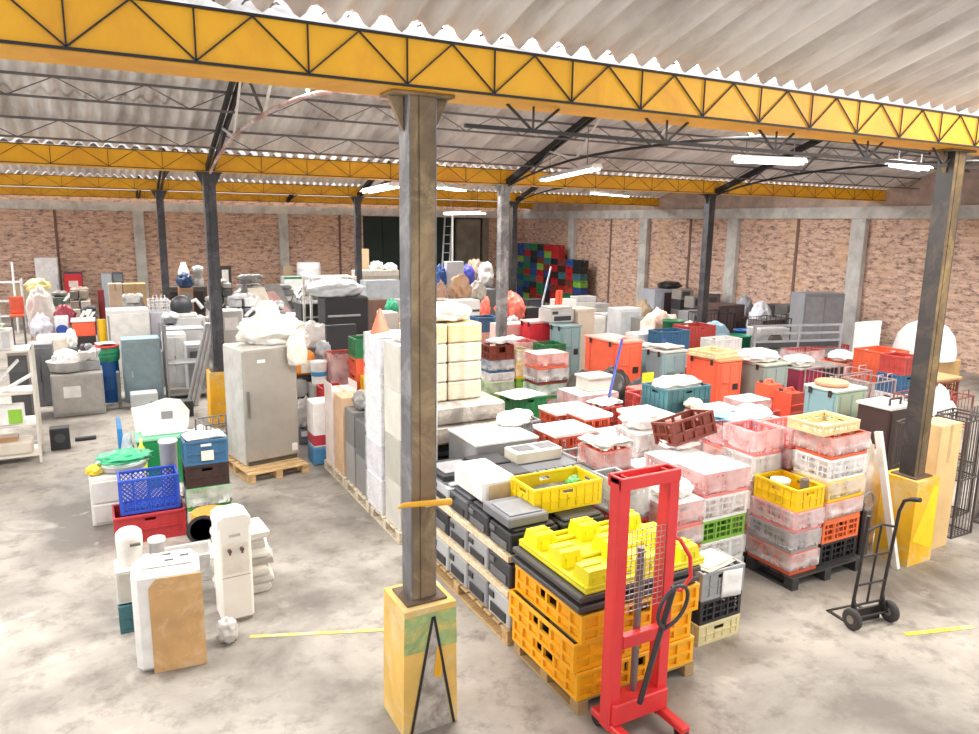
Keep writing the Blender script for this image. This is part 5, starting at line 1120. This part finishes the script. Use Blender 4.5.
# ------------------------------------------------------------------ left middle
rack(1.7, 16.75, .8, .55, 1.6, 'open steel rack with a shelf right of the blue grey cabinet', (.12, .78, 1.5), 0, '#a5a5a6')
boxy('black_case', 'black case with a pale label on the floor before the steel rack', 'case', 1.22, 15.1, 0, .75, .3, .3, '#2f3234', [('label', -.2, .0, -.162, -.15, .1, .22, '#a9cbbb')])
for k in range(3):
    a, b = at(186+k*4, 402, 0), at(203+k*3.5, 320, 1.75); pole([(a[0], a[1]-.35, 0), (b[0], b[1]-.5, 1.75)], .04, '%s of the three silver ducts leaning left of the yellow plinth' % ['leftmost', 'middle one', 'rightmost'][k], '#c9c9cc', 'metal_duct', 'duct', .6)
x, w_, h = cab('grey_chest', 'grey lilac chest under the white wire basket', 'chest', 150, 170, 313, 20, .7, '#bdbcc6'); wire_frame(x, 20.35, h+.002, w_, .6, .3, 'white wire basket on the grey lilac chest', '#ecebea', 0, 'wire_basket', .1)
x, w_, h = cab('steel_stand', 'steel stand under the dark slicer', 'stand', 174, 206, 322, 19.2, .6, '#c4c4c4'); t = thing('meat_slicer', 'dark round slicer with a pale arm on the steel stand', 'slicer', (x-.15, 19.5, h)); MB().lathe([(.02, -.12), (.24, -.1), (.27, 0), (.24, .1), (.02, .12)], 20, 0, .28, 'y').build('blade_guard', plain('#4b4d52', .4, .3), t); MB().box(-.2, .35, -.15, .15, 0, .1, .02).build('base', plain('#d3d3d3', .4), t); MB().tube([(.1, 0, .3), (.35, 0, .42), (.5, 0, .2)], .05, 8).build('arm', plain('#dcdcda', .4), t)
x, w_, h = slot(221, 243, 315, 14.0); boxy('grey_appliance', 'grey appliance with a white paper behind the steel fridge', 'appliance', x, 14.3, 0, w_, .5, h, '#c3c1be', [('paper_label', -w_*.35, w_*.3, -.262, -.25, h-.36, h-.12, '#f3f2f0')])
x, w_, h = cab('dark_shelf', 'dark low shelf before the brick wall, holding a jug and a pot', 'shelf', 165, 207, 287, 27, .6, '#5f5a58', [('opening', .1, .9, .4, .9, '#3f3a38')])
def lathe_on(px0, px1, py, Y, prof, name, label, cat, hexa, z, metal=0):
    xx, ww, zt = slot(px0, px1, py, Y); H = zt-z; return tag(MB().lathe([(r*ww/2, q*H) for r, q in prof], 18).build(name, plain(hexa, .35, metal), None, (xx, Y+.3, z)), label, cat)
lathe_on(178, 190, 263, 27, [(.8, 0), (1, .1), (1, .6), (.6, .85), (.4, 1)], 'white_jug', 'large white jug on the dark low shelf', 'jug', '#f0f0ef', h+.002)
lathe_on(192, 205, 266, 27, [(.8, 0), (.9, .3), (.6, .6), (.9, .62), (.9, .95), (.3, 1)], 'steel_pot', 'silver pot on the dark low shelf', 'pot', '#c9c9cb', h+.002, .6)
onbag(178, 192, 276, 288, 26.2, 'navy cloth in front of the dark low shelf', '#2f4a72', 0)
cab('picture_frame', 'dark framed board with a white picture at the brick wall', 'frame', 219, 231, 266, 32, .15, '#3f3638', [('picture', .2, .75, .62, .92, '#e9e7e4')])
cab('beige_board', 'beige board against the pilaster behind the scrap', 'panel', 283, 293, 266, 33.6, .2, '#d9c3a3')
for k, (pa, pb, col, lab) in enumerate((((268, 322), (256, 288), '#d8cfc0', 'cream sheet slanting in the scrap'), ((292, 322), (268, 292), '#c99a96', 'pinkish sheet slanting in the scrap'), ((286, 316), (272, 284), '#9b9a99', 'grey sheet slanting in the scrap'))):
    Y = 20.6+.5*k; a, b = on_y(*pa, Y), on_y(*pb, Y+.7)
    tag(MB().bar((a[0], Y, max(.1, a[1])), (b[0], Y+.7, b[1]), .5, .03).build('metal_sheet', plain(col, .45, .2)), lab, 'sheet', 'slanting sheets in the scrap')
x, w_, h = slot(299, 323, 263, 30); 
for k in range(3): drum(x, 30.4, k*h/3, w_/2*.98, h/3-.004, 'white drum, %s of the three stacked at the brick wall' % ['bottom one', 'middle one', 'top one'][k], '#ecebef')
cab('green_table', 'dark green topped table left of the white drums', 'table', 284, 303, 277, 29.4, .6, '#d9e1de', [('top', 0, 1, .95, 1, '#2f7a5e')])
# black plotters
for k, (a, b, py, Y, lab) in enumerate(((325, 369, 299, 14.6, 'large black plotter with two pale stripes, right of the white bag'), (301, 326, 305, 16.2, 'black plotter left of the larger one'))):
    x, w_, h = slot(a, b, py, Y); t = thing('plotter', lab, 'plotter', (x, Y+.3, 0), 0, 'black plotters'); bl = plain('#2d2d30', .4, 0, .2, 3)
    MB().box(-w_/2, w_/2, -.3, .3, h*.58, h, .03).build('body', bl, t); MB().box(-w_*.42, w_*.42, -.312, -.3, h*.62, h*.645, .003).build('stripe', plain('#dcdcdc', .4), t); MB().box(-w_*.45, w_*.3, -.312, -.3, h*.82, h*.84, .003).build('stripe', plain('#b9b9bb', .4), t)
    for s in (-1, 1): MB().box(s*w_*.38-.05, s*w_*.38+.05, -.2, .2, 0, h*.58, .01).build('leg', bl, t)
    MB().box(-w_*.34, w_*.34, -.28, -.26, .05, h*.56, .005).build('front_apron', plain('#3a3a3d', .6), t)
    if k == 0: xp, hp = x, h
bag(xp-.15, 14.95, hp+.002, .5, .28, .3, 'pale film bag on the large black plotter', '#dfe5e9', 110)
t = rack(xp+.1, 16.2, 1.0, .6, hp+.35, 'white tube frame behind the large black plotter', (.4, hp+.34), 0, '#eceae6', 'tube_frame', .05)
x, w_, h = slot(327, 357, 326, 13.6); boxy('black_box', 'broad black box in front of the large plotter', 'panel', x, 13.7, 0, w_, .12, h, '#35363a', [('seam', -w_*.48, w_*.48, -.064, -.06, h*.62, h*.63, '#232326')])
x, w_, h = slot(355, 369, 328, 12.0); stack(x-w_/2, 12.0, .42, .42, [('#b8463f', .3, 'panel', 0), ('#b8463f', .3, 'panel', 0), ('#b8463f', .3, 'panel', 0), ('#e06543', .27, 'panel', 0), ('#e06543', .27, 'panel', 0), ('#2d7a4b', .34, 'panel', 0)], 'stack behind the white wrapped row', 'crates behind the wrapped row')
stack(3.95, 11.5, .36, .4, [('#e9e7e4', .4, 'panel', 0), ('#f0c618', .4, 'panel', 0), ('#f0c618', .38, 'panel', 0)], 'short stack by the green topped one', 'crates behind the wrapped row')
x, w_, h = slot(331, 357, 357, 12.2); stack(x-w_/2, 12.2, w_, .5, [('#7c3b2e', .36, 'panel', 0), ('#b8463f', .36, 'panel', 0), ('#b8463f', max(.3, h-.75), 'panel', 1)], 'red stack beside the black panel', 'crates behind the wrapped row')
x, w_, h = cab('grey_machine', 'dark grey machine under the black monitor right of the fridge', 'machine', 292, 318, 402, 12.9, .5, '#77787b', [('panel', .1, .9, .3, .8, '#8f9093'), ('grill', .2, .7, .1, .25, '#3b3c3f')])
t = thing('small_monitor', 'black monitor with a round grey face right of the fridge', 'monitor', (x-.08, 13.15, h+.002)); MB().box(-.26, .26, -.22, .22, 0, .42, .02).build('case', plain('#2c2d30', .5), t); MB().lathe([(.16, -.26), (.18, -.22), (.0005, -.222)], 20, 0, .21, 'y').build('round_face', plain('#a5a5a4', .4), t)
boxy('orange_tub', 'orange tub with a white patch above the black monitor', 'tub', x-.06, 13.15, h+.425, .56, .42, .44, '#f2963a', [('patch', .02, .22, -.222, -.21, .05, .28, '#f4ead9')], c=.06)
bag(x-.06, 13.15, h+.867, .2, .18, .3, 'film bag with a red spot above the orange tub', '#eadfda')
x, w_, h = slot(314, 331, 363, 12.6); boxy('crate_stand', 'grey stand under the white tub right of the orange tub', 'stand', x, 12.85, 0, w_, .4, h-.4, '#9b9a98'); t = thing('paint_tub', 'white tub with a blue band right of the orange tub', 'tub', (x, 12.85, h-.398)); MB().lathe([(w_*.42, 0), (w_*.48, .36), (w_*.5, .37), (w_*.5, .4), (.0005, .402)], 20).build('tub_body', plain('#f1f0ed', .4), t); MB().lathe([(w_*.455, .14), (w_*.47, .22)], 20).build('blue_band', plain('#3f8fc0', .4), t)
x, w_, h = slot(318, 341, 386, 12.0); crate(x, 11.95, 0, w_, .36, h*.45, '#e9e7e4', 'white crate on the floor under the small red crate', 'panel'); crate(x, 11.95, h*.45+.003, w_, .36, h*.55, '#b3262e', 'small red crate before the white banded tub', 'panel')
onbag(300, 330, 328, 350, 14.4, 'white kitchen pieces heaped left of the black panel', '#eceae8', 0); onbag(318, 331, 345, 360, 13.2, 'clear grey tub left of the red stack', '#b3bac2', 0)
onbag(414, 424, 424, 452, 12.6, 'grey clear bag hidden behind the near column', '#b9b9ba', 0)
onbag(298, 318, 405, 437, 12.2, 'clear bag with yellow bits on the floor right of the fridge', '#a9a7a3', 0)
# ------------------------------------------------------------------ by the dark doorway
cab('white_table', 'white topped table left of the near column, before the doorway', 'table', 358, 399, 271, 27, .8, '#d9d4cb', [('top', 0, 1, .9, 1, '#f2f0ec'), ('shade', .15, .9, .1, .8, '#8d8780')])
cab('tan_chair_back', 'tan padded board left of the dark doorway', 'board', 360, 369, 249, 29, .3, '#d9bd98'); onbag(372, 384, 263, 272, 27.1, 'white folded cloth on the white topped table', '#f5f4f1'); onbag(386, 398, 265, 273, 27.1, 'white bag on the right of the white topped table', '#f1f0ee')
cab('pale_cabinet', 'pale blue grey cabinet left of the near column', 'cabinet', 366, 400, 281, 23, .6, '#c2ccd4', [('door', .03, .97, .05, .96, '#c8d2da')]); cab('brown_stand', 'brown stand before the pale blue grey cabinet', 'stand', 372, 388, 300, 20, .5, '#6b5045'); onbag(388, 399, 302, 314, 18.5, 'green bundle left of the near column', '#2f9a70', 0); cab('white_carton', 'white carton left of the near column behind the orange cone', 'carton', 384, 398, 313, 16, .5, '#e4e1db')
a, b = on_y(440, 268, 31), on_y(445, 216, 33.5); t = thing('ladder', 'pale ladder leaning at the dark doorway right of the near column', 'ladder', (0, 0, 0))
for s in (0, .38): MB().bar((a[0]+s, 31, 0), (b[0]+s, 33.5, b[1]), .07).build('rail', plain('#d8dbdf', .4, .3), t)
m = MB()
for k in range(9): u = .08+k*.1; m.bar((a[0]+(b[0]-a[0])*u, 31+2.5*u, b[1]*u), (a[0]+.38+(b[0]-a[0])*u, 31+2.5*u, b[1]*u), .04)
m.build('rungs', plain('#d8dbdf', .4, .3), t)
a = on_y(452.5, 213, 30); pole([(a[0], 30, 0), (a[0], 30, a[1])], .05, 'white post before the dark doorway', '#e9e9e8', 'post', 'post')
x, w_, h = cab('white_machine', 'white panelled machine on a dark base right of the near column', 'machine', 447, 464, 262, 26, .3, '#e3e5ee', [('dark_base', .1, .9, .0, .55, '#5b6068')])
for k, (a, b, c_, e, Y, col, lab) in enumerate(((437, 447, 270, 290, 26, '#3a5fa8', 'blue cloth left of the white panelled machine'), (438, 448, 286, 305, 22, '#b9957f', 'brown bundle right of the near column'), (464, 476, 270, 290, 27.5, '#4a4fae', 'violet blue bag in the heap by the doorway'), (470, 486, 264, 285, 28.2, '#b7a08c', 'brown bag atop the heap by the doorway'),
        (482, 495, 266, 285, 28, '#e3e2e2', 'white bag at the right of the heap by the doorway'), (455, 473, 280, 300, 22.5, '#cda584', 'orange tan bundle on the grey shelf'), (474, 487, 285, 300, 23.5, '#d9d2c8', 'pale bundle right of the orange tan one'))):
    onbag(a, b, c_, e, Y, lab, col, 0, group='bundles by the dark doorway')
cab('steel_counter', 'steel counter under the orange tan bundle', 'counter', 452, 480, 301, 20.2, .6, '#d6d5d4', [('rail', .02, .98, .75, .8, '#4b4c4e'), ('rail', .02, .98, .4, .45, '#4b4c4e')])
for k, (a, b, py, Y, lab) in enumerate(((504, 527, 298, 17.6, 'coral bag right of the pale streaked column'), (483, 491, 301, 18.5, 'coral bag left of the pale streaked column'), (514, 526, 303, 16.9, 'small coral bag before the larger one'))): onbag(a, b, py, 320, Y, lab, '#f47a68', 0, group='coral bags')
x, w_, h = slot(479, 500, 318, 15.6); boxy('tub_stand', 'pink and white stand under the blue tub', 'stand', x, 15.85, 0, w_*.95, .5, h-.36, '#e3b9b5'); crate(x, 15.85, h-.358, w_, .48, .36, '#3a6a90', 'blue tub crate left of the pale streaked column', 'panel')
boxy('pink_lid_box', 'long pale pink box right of the blue tub', 'box', *[slot(500, 534, 327, 14.2)[0], 14.45, 0, slot(500, 534, 327, 14.2)[1], .5, slot(500, 534, 327, 14.2)[2]], '#eec4ba'); x, w_, h = slot(533, 553, 321, 14.0); bin_(x, 14.3, 0, w_, .5, h, '#d9323e', 'bright red container right of the long pink box', '#f2b9b4', group='bins')
cab('black_box', 'small black box right of the coral bags', 'box', 526, 539, 307, 17.2, .4, '#2f2f31'); cab('brown_box', 'brown box right of the blue tub', 'box', 500, 512, 320, 16.6, .4, '#5a4a44'); onbag(509, 521, 320, 335, 15.2, 'clear round bag before the coral bags', '#d3d3d8', 0)
# electronics and white flats
for k, (a, b, py, Y, n, lab) in enumerate(((536, 560, 312, 19.5, 4, 'left'), (559, 578, 300, 21, 5, 'second'), (578, 597, 297, 22, 6, 'third'), (597, 611, 304, 23.0, 5, 'right'))):
    x, w_, h = slot(a, b, py, Y)
    for i in range(n): boxy('white_appliance', 'flat white appliance, %s in the %s white pile by the crate wall' % (ORD[n-1-i] if i else 'lowest', lab), 'appliance', x+R.uniform(-.04, .04), Y+.3, i*h/n, w_, .5, h/n-.004, ['#ececea', '#dfe1e4', '#f2f1ee'][(i+k) % 3], group='white appliances before the crate wall', c=.02)
x, w_, h = slot(552, 572, 313, 15.4)
for i in range(4): printer(x, 15.7, i*h/4, w_, .6, h/4-.004, 'grey recorder, %s in the pile beside the teal container' % (ORD[3-i] if i else 'bottom one'), '#b4b6b9', 0, '#2f3034', 'grey recorders')
printer(9.0, 13.55, 1.625, .62, .5, .34, 'large grey printer on the teal container', '#c9c9c6', 0, '#3a3b3e'); boxy('beige_tub', 'beige tub right of the large grey printer', 'tub', 9.5, 13.35, 0, .46, .5, 1.9, '#d7c7b2', [('rim', -.25, .25, -.27, .27, 1.86, 1.92, '#dccdb9')])
x, w_, h = slot(619, 642, 309, 19.0); boxy('frame_cabinet', 'light grey framed cabinet right of the white piles', 'cabinet', x, 19.3, 0, w_, .6, h, '#d6d8da', [('door', -w_*.38, w_*.38, -.312, -.3, .1, h*.9, '#c1c8cc')]); onbag(641, 655, 306, 330, 20, 'tan sack right of the light grey framed cabinet', '#b7a184', 0)
for k in range(2):
    a, b = on_y([529, 533][k]+25, 314, 20.2), on_y([533, 536][k]+25, 290, 20.2)
    pole([(a[0], 20.2, 0), (b[0], 20.2, b[1])], .07, '%s orange post before the crate wall' % ['left', 'right'][k], '#ef6a4c', 'orange_post', 'post')
a, b = on_y(542.5, 302, 24), on_y(551, 267, 24.6); pole([(a[0], 24, 0), (a[0], 24, a[1]), (b[0], 24.6, b[1])], .04, 'white pole leaning before the crate wall', '#d8dfee')
# ------------------------------------------------------------------ wall of coloured crates in the corner
CW = ['#2d7a4b', '#2c4f8e', '#b3262e', '#3f6f78', '#7c3b2e', '#2b2b30', '#2d7a4b', '#3b2a2a', '#b8463f', '#7fb546', '#2b2b30', '#2c4f8e', '#b3262e']
rows = ['.0281', '031255', '432842', '48a3515', '03c8471', '43125b3', '08913b5', '2a94b02', '8371b53', '52b38b1']
SIDE = ['rightmost', 'second from the right', 'third from the right', 'fourth from the right', 'fifth from the right', 'sixth from the right', 'seventh from the right', 'eighth from the right', 'leftmost']
RW = ['bottom', 'second', 'third', 'fourth', 'fifth', 'sixth', 'seventh', 'eighth', 'ninth']
for c_ in range(9):
    y = 28.15+c_*.635; xx = 19.95-.0*c_; nr = 7 if c_ < 3 else 9
    for r in range(nr):
        hexa = CW[(c_*5+r*7+(c_*r) % 5+(r//3)) % 13]
        crate(xx+R.uniform(-.03, .03), y, r*.312, .42, .6, .31, hexa, '%s crate, %s in the %s row of the corner crate wall' % (CNAME.get(hexa, 'blue'), SIDE[c_], RW[r]), 'panel', 0, R.uniform(-.03, .03), 'crates of the corner crate wall')
# ------------------------------------------------------------------ right back
x, w_, h = cab('glass_oven', 'upright oven with a dark glass door before the right wall', 'oven', 655, 682, 290, 21.5, .8, '#b9bec9', [('glass_door', .35, .8, .1, .92, '#4a3f45'), ('control_strip', .05, .25, .1, .92, '#c9d2e4'), ('door_edge', .82, .98, .05, .95, '#5c5a60')])
onbag(667, 684, 283, 291, 21.6, 'black crumpled bag on the upright glass oven', '#2b2a2c', h+.002)
for k, (a, b, py, Y, n, lab) in enumerate(((682, 695, 290, 20.6, 4, 'pile right of the glass oven'), (695, 707, 297, 20, 3, 'pile behind the dark column'), (709, 722, 295, 19.4, 3, 'pile left of the brown cabinet'), (776, 789, 304, 17.2, 3, 'left pile behind the black rack'), (789, 802, 303, 17.0, 4, 'right pile behind the black rack'))):
    x, w_, h = slot(a, b, py, Y)
    for i in range(n): boxy('oven_case', '%s oven case, %s in the %s' % (['grey', 'dark grey', 'black'][(i+k) % 3], ORD[n-1-i] if i else 'bottom one', lab), 'oven', x, Y+.3, i*h/n, w_, .5, h/n-.004, ['#9b9690', '#6d6a69', '#3b3a3b'][(i+k) % 3], [('window', -w_*.38, w_*.2, -.262, -.25, h/n*.2, h/n*.8, '#4b4a50')], group='oven cases before the right wall')
papers(*[slot(711, 728, 294, 19.4)[0]+.1, 19.7, slot(709, 722, 295, 19.4)[2]+.002], .55, .5, 'white sheet on the pile left of the brown cabinet', 0, 3)
cab('brown_cabinet', 'dark brown panelled cabinet right of the dark column', 'cabinet', 719, 745, 306, 17.2, .9, '#4f3a37', [('door', .06, .3, .08, .92, '#5d4743'), ('door', .36, .6, .08, .92, '#5d4743'), ('opening', .72, .9, .3, .6, '#2a1f1e')])
cab('tan_box', 'small tan box right of the brown cabinet', 'box', 755, 763, 320, 16.4, .3, '#cbab78'); cab('brown_case', 'brown case behind the small tan box', 'case', 747, 756, 318, 17.0, .3, '#7a5c4a'); onbag(744, 757, 304, 330, 17.4, 'grey blue bag right of the brown cabinet', '#a3a7b3', 0); onbag(760, 776, 310, 335, 16.2, 'white crumpled bag before the oven piles', '#dcdfe8', 0)
for k, (a, b, py, Y, col, lab, cc) in enumerate(((656, 684, 319, 15.0, '#e9c9bb', 'pink and cream bag behind the teal containers', 0), (708, 738, 332, 14.0, '#a9cde0', 'pale blue pack of bottles behind the orange container', 0), (680, 707, 334, 14.6, '#ece6da', 'long cream bag behind the teal containers', 0))): onbag(a, b, py, 360, Y, lab, col, 0)
for px0, px1, py, Y, col, lab in ((673, 690, 322, 14.2, '#1f7a4f', 'dark green basin behind the teal containers'), (742, 757, 334, 13.6, '#1f8560', 'green basin behind the grey green container'), (745, 757, 329, 14.6, '#2f6aa8', 'blue basin behind the green one')):
    x, w_, h = slot(px0, px1, py, Y); drum(x, Y+.3, 0, w_/2, h, lab, col, 'basin', 'basin', None, 'basins', True)
x, w_, h = slot(690, 716, 327, 13.2); stack(x-w_/2, 13.2, w_, .6, [('#e9e7e4', .4, 'panel', 0), ('#b8463f', .4, 'panel', 0), ('#b8463f', max(.3, h-.8), 'panel', 0)], 'red stack behind the beige tray', 'crates behind the tall containers')
x, w_, h = slot(640, 660, 335, 13.6); boxy('white_appliance', 'white box pile behind the largest orange container', 'appliance', x, 13.9, 0, w_, .5, h, '#ece9e4', [('seam', -w_*.5, w_*.5, -.262, -.25, h*.8, h*.82, '#b5b1aa')])
x, w_, h = slot(765, 790, 333, 12.6); t = thing('washing_machine', 'white washer frame with an open round door behind the grey green container', 'washing machine', (x, 12.9, 0), -.2); MB().box(-w_/2, w_/2, -.3, .3, 0, h, .02).build('body', plain('#c9c9ca', .4), t); MB().lathe([(.16, -.34), (.22, -.33), (.22, -.3), (.0005, -.302)], 20, 0, h*.72, 'y').build('door', plain('#6b6664', .3), t)
tag(MB().box(-.35, .35, -.02, .02, 0, .95, .004).build('white_board', plain('#f4f2f0', .5), None, (11.9, 10.2, 0), .1), 'upright white board right of the flat white sack', 'board').location.z = 0
wire_frame(16.8, 14.6, 0, 1.2, .8, 1.25, 'black wire rack behind the long steel bench', '#2f2e30', .1, step=.12); wire_frame(15.3, 15.2, 0, 1.1, .7, 1.3, 'black wire rack left of the long steel bench', '#343336', -.1, step=.12)
onbag(806, 818, 298, 330, 15.8, 'pale hoses bundled before the right wall', '#cfcac6', 0)

# ------------------------------------------------------------------ more goods filling the rows
for k, (a, b, py, Y, col, lab, cat) in enumerate(((163, 186, 336, 17.6, '#d9d8d6', 'white steel cabinet behind the open steel rack', 'cabinet'), (186, 206, 345, 17.2, '#bcbbbd', 'grey steel cabinet left of the silver ducts', 'cabinet'), (150, 163, 352, 18.0, '#9fa0a4', 'slim grey cabinet behind the blue grey cabinet', 'cabinet'),
        (222, 262, 322, 16.5, '#b9b8b8', 'steel unit behind the steel fridge', 'unit'), (262, 292, 318, 17.5, '#9c9da0', 'grey unit right behind the fridge bag', 'unit'), (290, 308, 316, 18.5, '#d4d4d6', 'pale unit left of the smaller black plotter', 'unit'), (26, 52, 345, 17.0, '#7d8086', 'grey unit behind the white rack', 'unit'), (6, 27, 352, 16.0, '#a39a90', 'brown grey unit behind the white rack at the edge', 'unit'),
        (642, 655, 318, 18.6, '#8d8a86', 'grey unit behind the tan sack', 'unit'), (690, 718, 312, 18.2, '#8f8f92', 'grey steel unit left of the brown cabinet', 'unit'), (762, 800, 322, 15.6, '#6b6868', 'dark grey unit before the oven piles', 'unit'), (800, 826, 318, 14.6, '#4b4949', 'black unit right of the oven piles', 'unit'),
        (470, 496, 290, 24.5, '#7f8489', 'grey unit behind the steel counter', 'unit'), (430, 452, 300, 21.0, '#b9a089', 'tan unit right behind the near column', 'unit'), (398, 412, 300, 21.0, '#b0b4ba', 'grey unit hidden left behind the near column', 'unit'), (528, 545, 300, 24.5, '#3f4044', 'dark unit before the corner crate wall', 'unit'), (500, 513, 290, 27.0, '#5b5a5c', 'dark grey unit left of the corner crate wall', 'unit'),
        (604, 622, 314, 20.2, '#dcdde0', 'white unit left of the light grey framed cabinet', 'unit'), (580, 606, 318, 18.6, '#cfcdc8', 'pale unit before the third white pile', 'unit'), (512, 536, 326, 15.6, '#6d6b68', 'dark grey unit right of the clear round bag', 'unit'))):
    dd_ = [('door', .04, .96, .06, .94, ['#c9c8c6', '#a9a9ab', '#8a8b90', '#55565a'][k % 4]), ('grill', .15, .85, .7, .86, '#5f6064')] if k % 2 else [('door', .04, .48, .08, .94, col), ('door', .52, .96, .08, .94, col), ('handle', .44, .47, .4, .6, '#44454a')]
    cab('storage_unit', lab, cat, a, b, py, Y, .55, col, dd_, group='old units among the goods')
for k, (a, b, py, Y, n, nm) in enumerate(((662, 690, 332, 13.0, 3, 'stack before the pink and cream bag'), (716, 742, 340, 12.2, 3, 'stack behind the orange container'), (800, 824, 352, 10.9, 3, 'stack left of the pink wire frames'), (545, 566, 345, 12.8, 3, 'stack left of the teal container'), (520, 540, 345, 13.2, 4, 'stack below the long pink box'), (826, 850, 352, 12.2, 2, 'stack behind the black metal case'))):
    x, w_, h = slot(a, b, py, Y); cs = [['#b8463f', '#e9e7e4', '#3a6a90', '#e48c8a'], ['#9a9c9d', '#2d7a4b', '#b8463f', '#e9e7e4']][k % 2]
    stack(x-w_/2, Y, w_, .5, [(cs[(i+k) % 4], h/n-.003, ['panel', 'lattice'][i % 2], (i+k) % 3 == 1) for i in range(n)], nm, 'crates filling the rows')

# ------------------------------------------------------------------ let the background goods settle clear of each other
def _box(root):
    lo = [1e9]*3; hi = [-1e9]*3; st = [(root, Matrix())]
    def walk(o):
        if o.type == 'MESH':
            M_ = o.matrix_world
            for c in o.bound_box:
                p = M_ @ Vector(c)
                for i in range(3): lo[i] = min(lo[i], p[i]); hi[i] = max(hi[i], p[i])
        for ch in o.children: walk(ch)
    walk(root); return lo, hi
bpy.context.view_layer.update()
SKIP = {'pole', 'duct', 'sheet', 'ladder', 'girder', 'truss', 'purlin', 'light', 'floor marking', 'broom', 'plank', 'post', 'beam', 'label', 'bar'}
roots = [o for o in COL.objects if o.parent is None and 'category' in o.keys() and o['category'] not in SKIP]
BX = {o.name: _box(o) for o in roots}
FIXED |= {o.name for o in roots if o.location.y < 14.2 and o.location.x < 0}
mov = [o for o in roots if o.name not in FIXED]
cl = {o.name: [o] for o in mov}
def _xy(a, b, e=0.0): return min(a[1][0], b[1][0])-max(a[0][0], b[0][0]) > e and min(a[1][1], b[1][1])-max(a[0][1], b[0][1]) > e
for o in sorted(mov, key=lambda o: BX[o.name][0][2]):
    b = BX[o.name]
    if b[0][2] < .05: continue
    best = None; ba = 0
    for u in roots:
        if u is not o and -.14 < b[0][2]-BX[u.name][1][2] < .06 and _xy(b, BX[u.name], .02):
            c = BX[u.name]; ar = (min(b[1][0], c[1][0])-max(b[0][0], c[0][0]))*(min(b[1][1], c[1][1])-max(b[0][1], c[0][1]))
            if ar > ba: ba = ar; best = u
    if best is not None and best.name in cl and cl[best.name] is not cl[o.name]:
        m_ = cl[best.name]+cl[o.name]
        for q in m_: cl[q.name] = m_
seen = set(); groups = []
for o in mov:
    g = cl[o.name]
    if id(g) not in seen: seen.add(id(g)); groups.append(g)
placed = [BX[n] for n in BX if n in FIXED]
def _hit(a, b, e=.015): return all(min(a[1][i], b[1][i])-max(a[0][i], b[0][i]) > e for i in range(3))
groups.sort(key=lambda g: min(BX[o.name][0][0]**2+BX[o.name][0][1]**2 for o in g))
for g in groups:
    cx = sum((BX[o.name][0][0]+BX[o.name][1][0])/2 for o in g)/len(g); cy = sum((BX[o.name][0][1]+BX[o.name][1][1])/2 for o in g)/len(g)
    L = math.hypot(cx, cy); ux, uy = cx/L, cy/L; best = None
    for k in range(61):
        s_ = (.1*((k+1)//2))*(1 if k % 2 else -1)
        bs = [([BX[o.name][0][0]+ux*s_, BX[o.name][0][1]+uy*s_, BX[o.name][0][2]], [BX[o.name][1][0]+ux*s_, BX[o.name][1][1]+uy*s_, BX[o.name][1][2]]) for o in g]
        if any(b[1][0] > WX-.22 or b[1][1] > WY-.24 for b in bs): continue
        if not any(_hit(b, p) for b in bs for p in placed): best = s_; break
    if best is None: best = 0; bs = [BX[o.name] for o in g]
    for o in g: o.location.x += ux*best; o.location.y += uy*best
    placed += bs
bpy.context.view_layer.update()
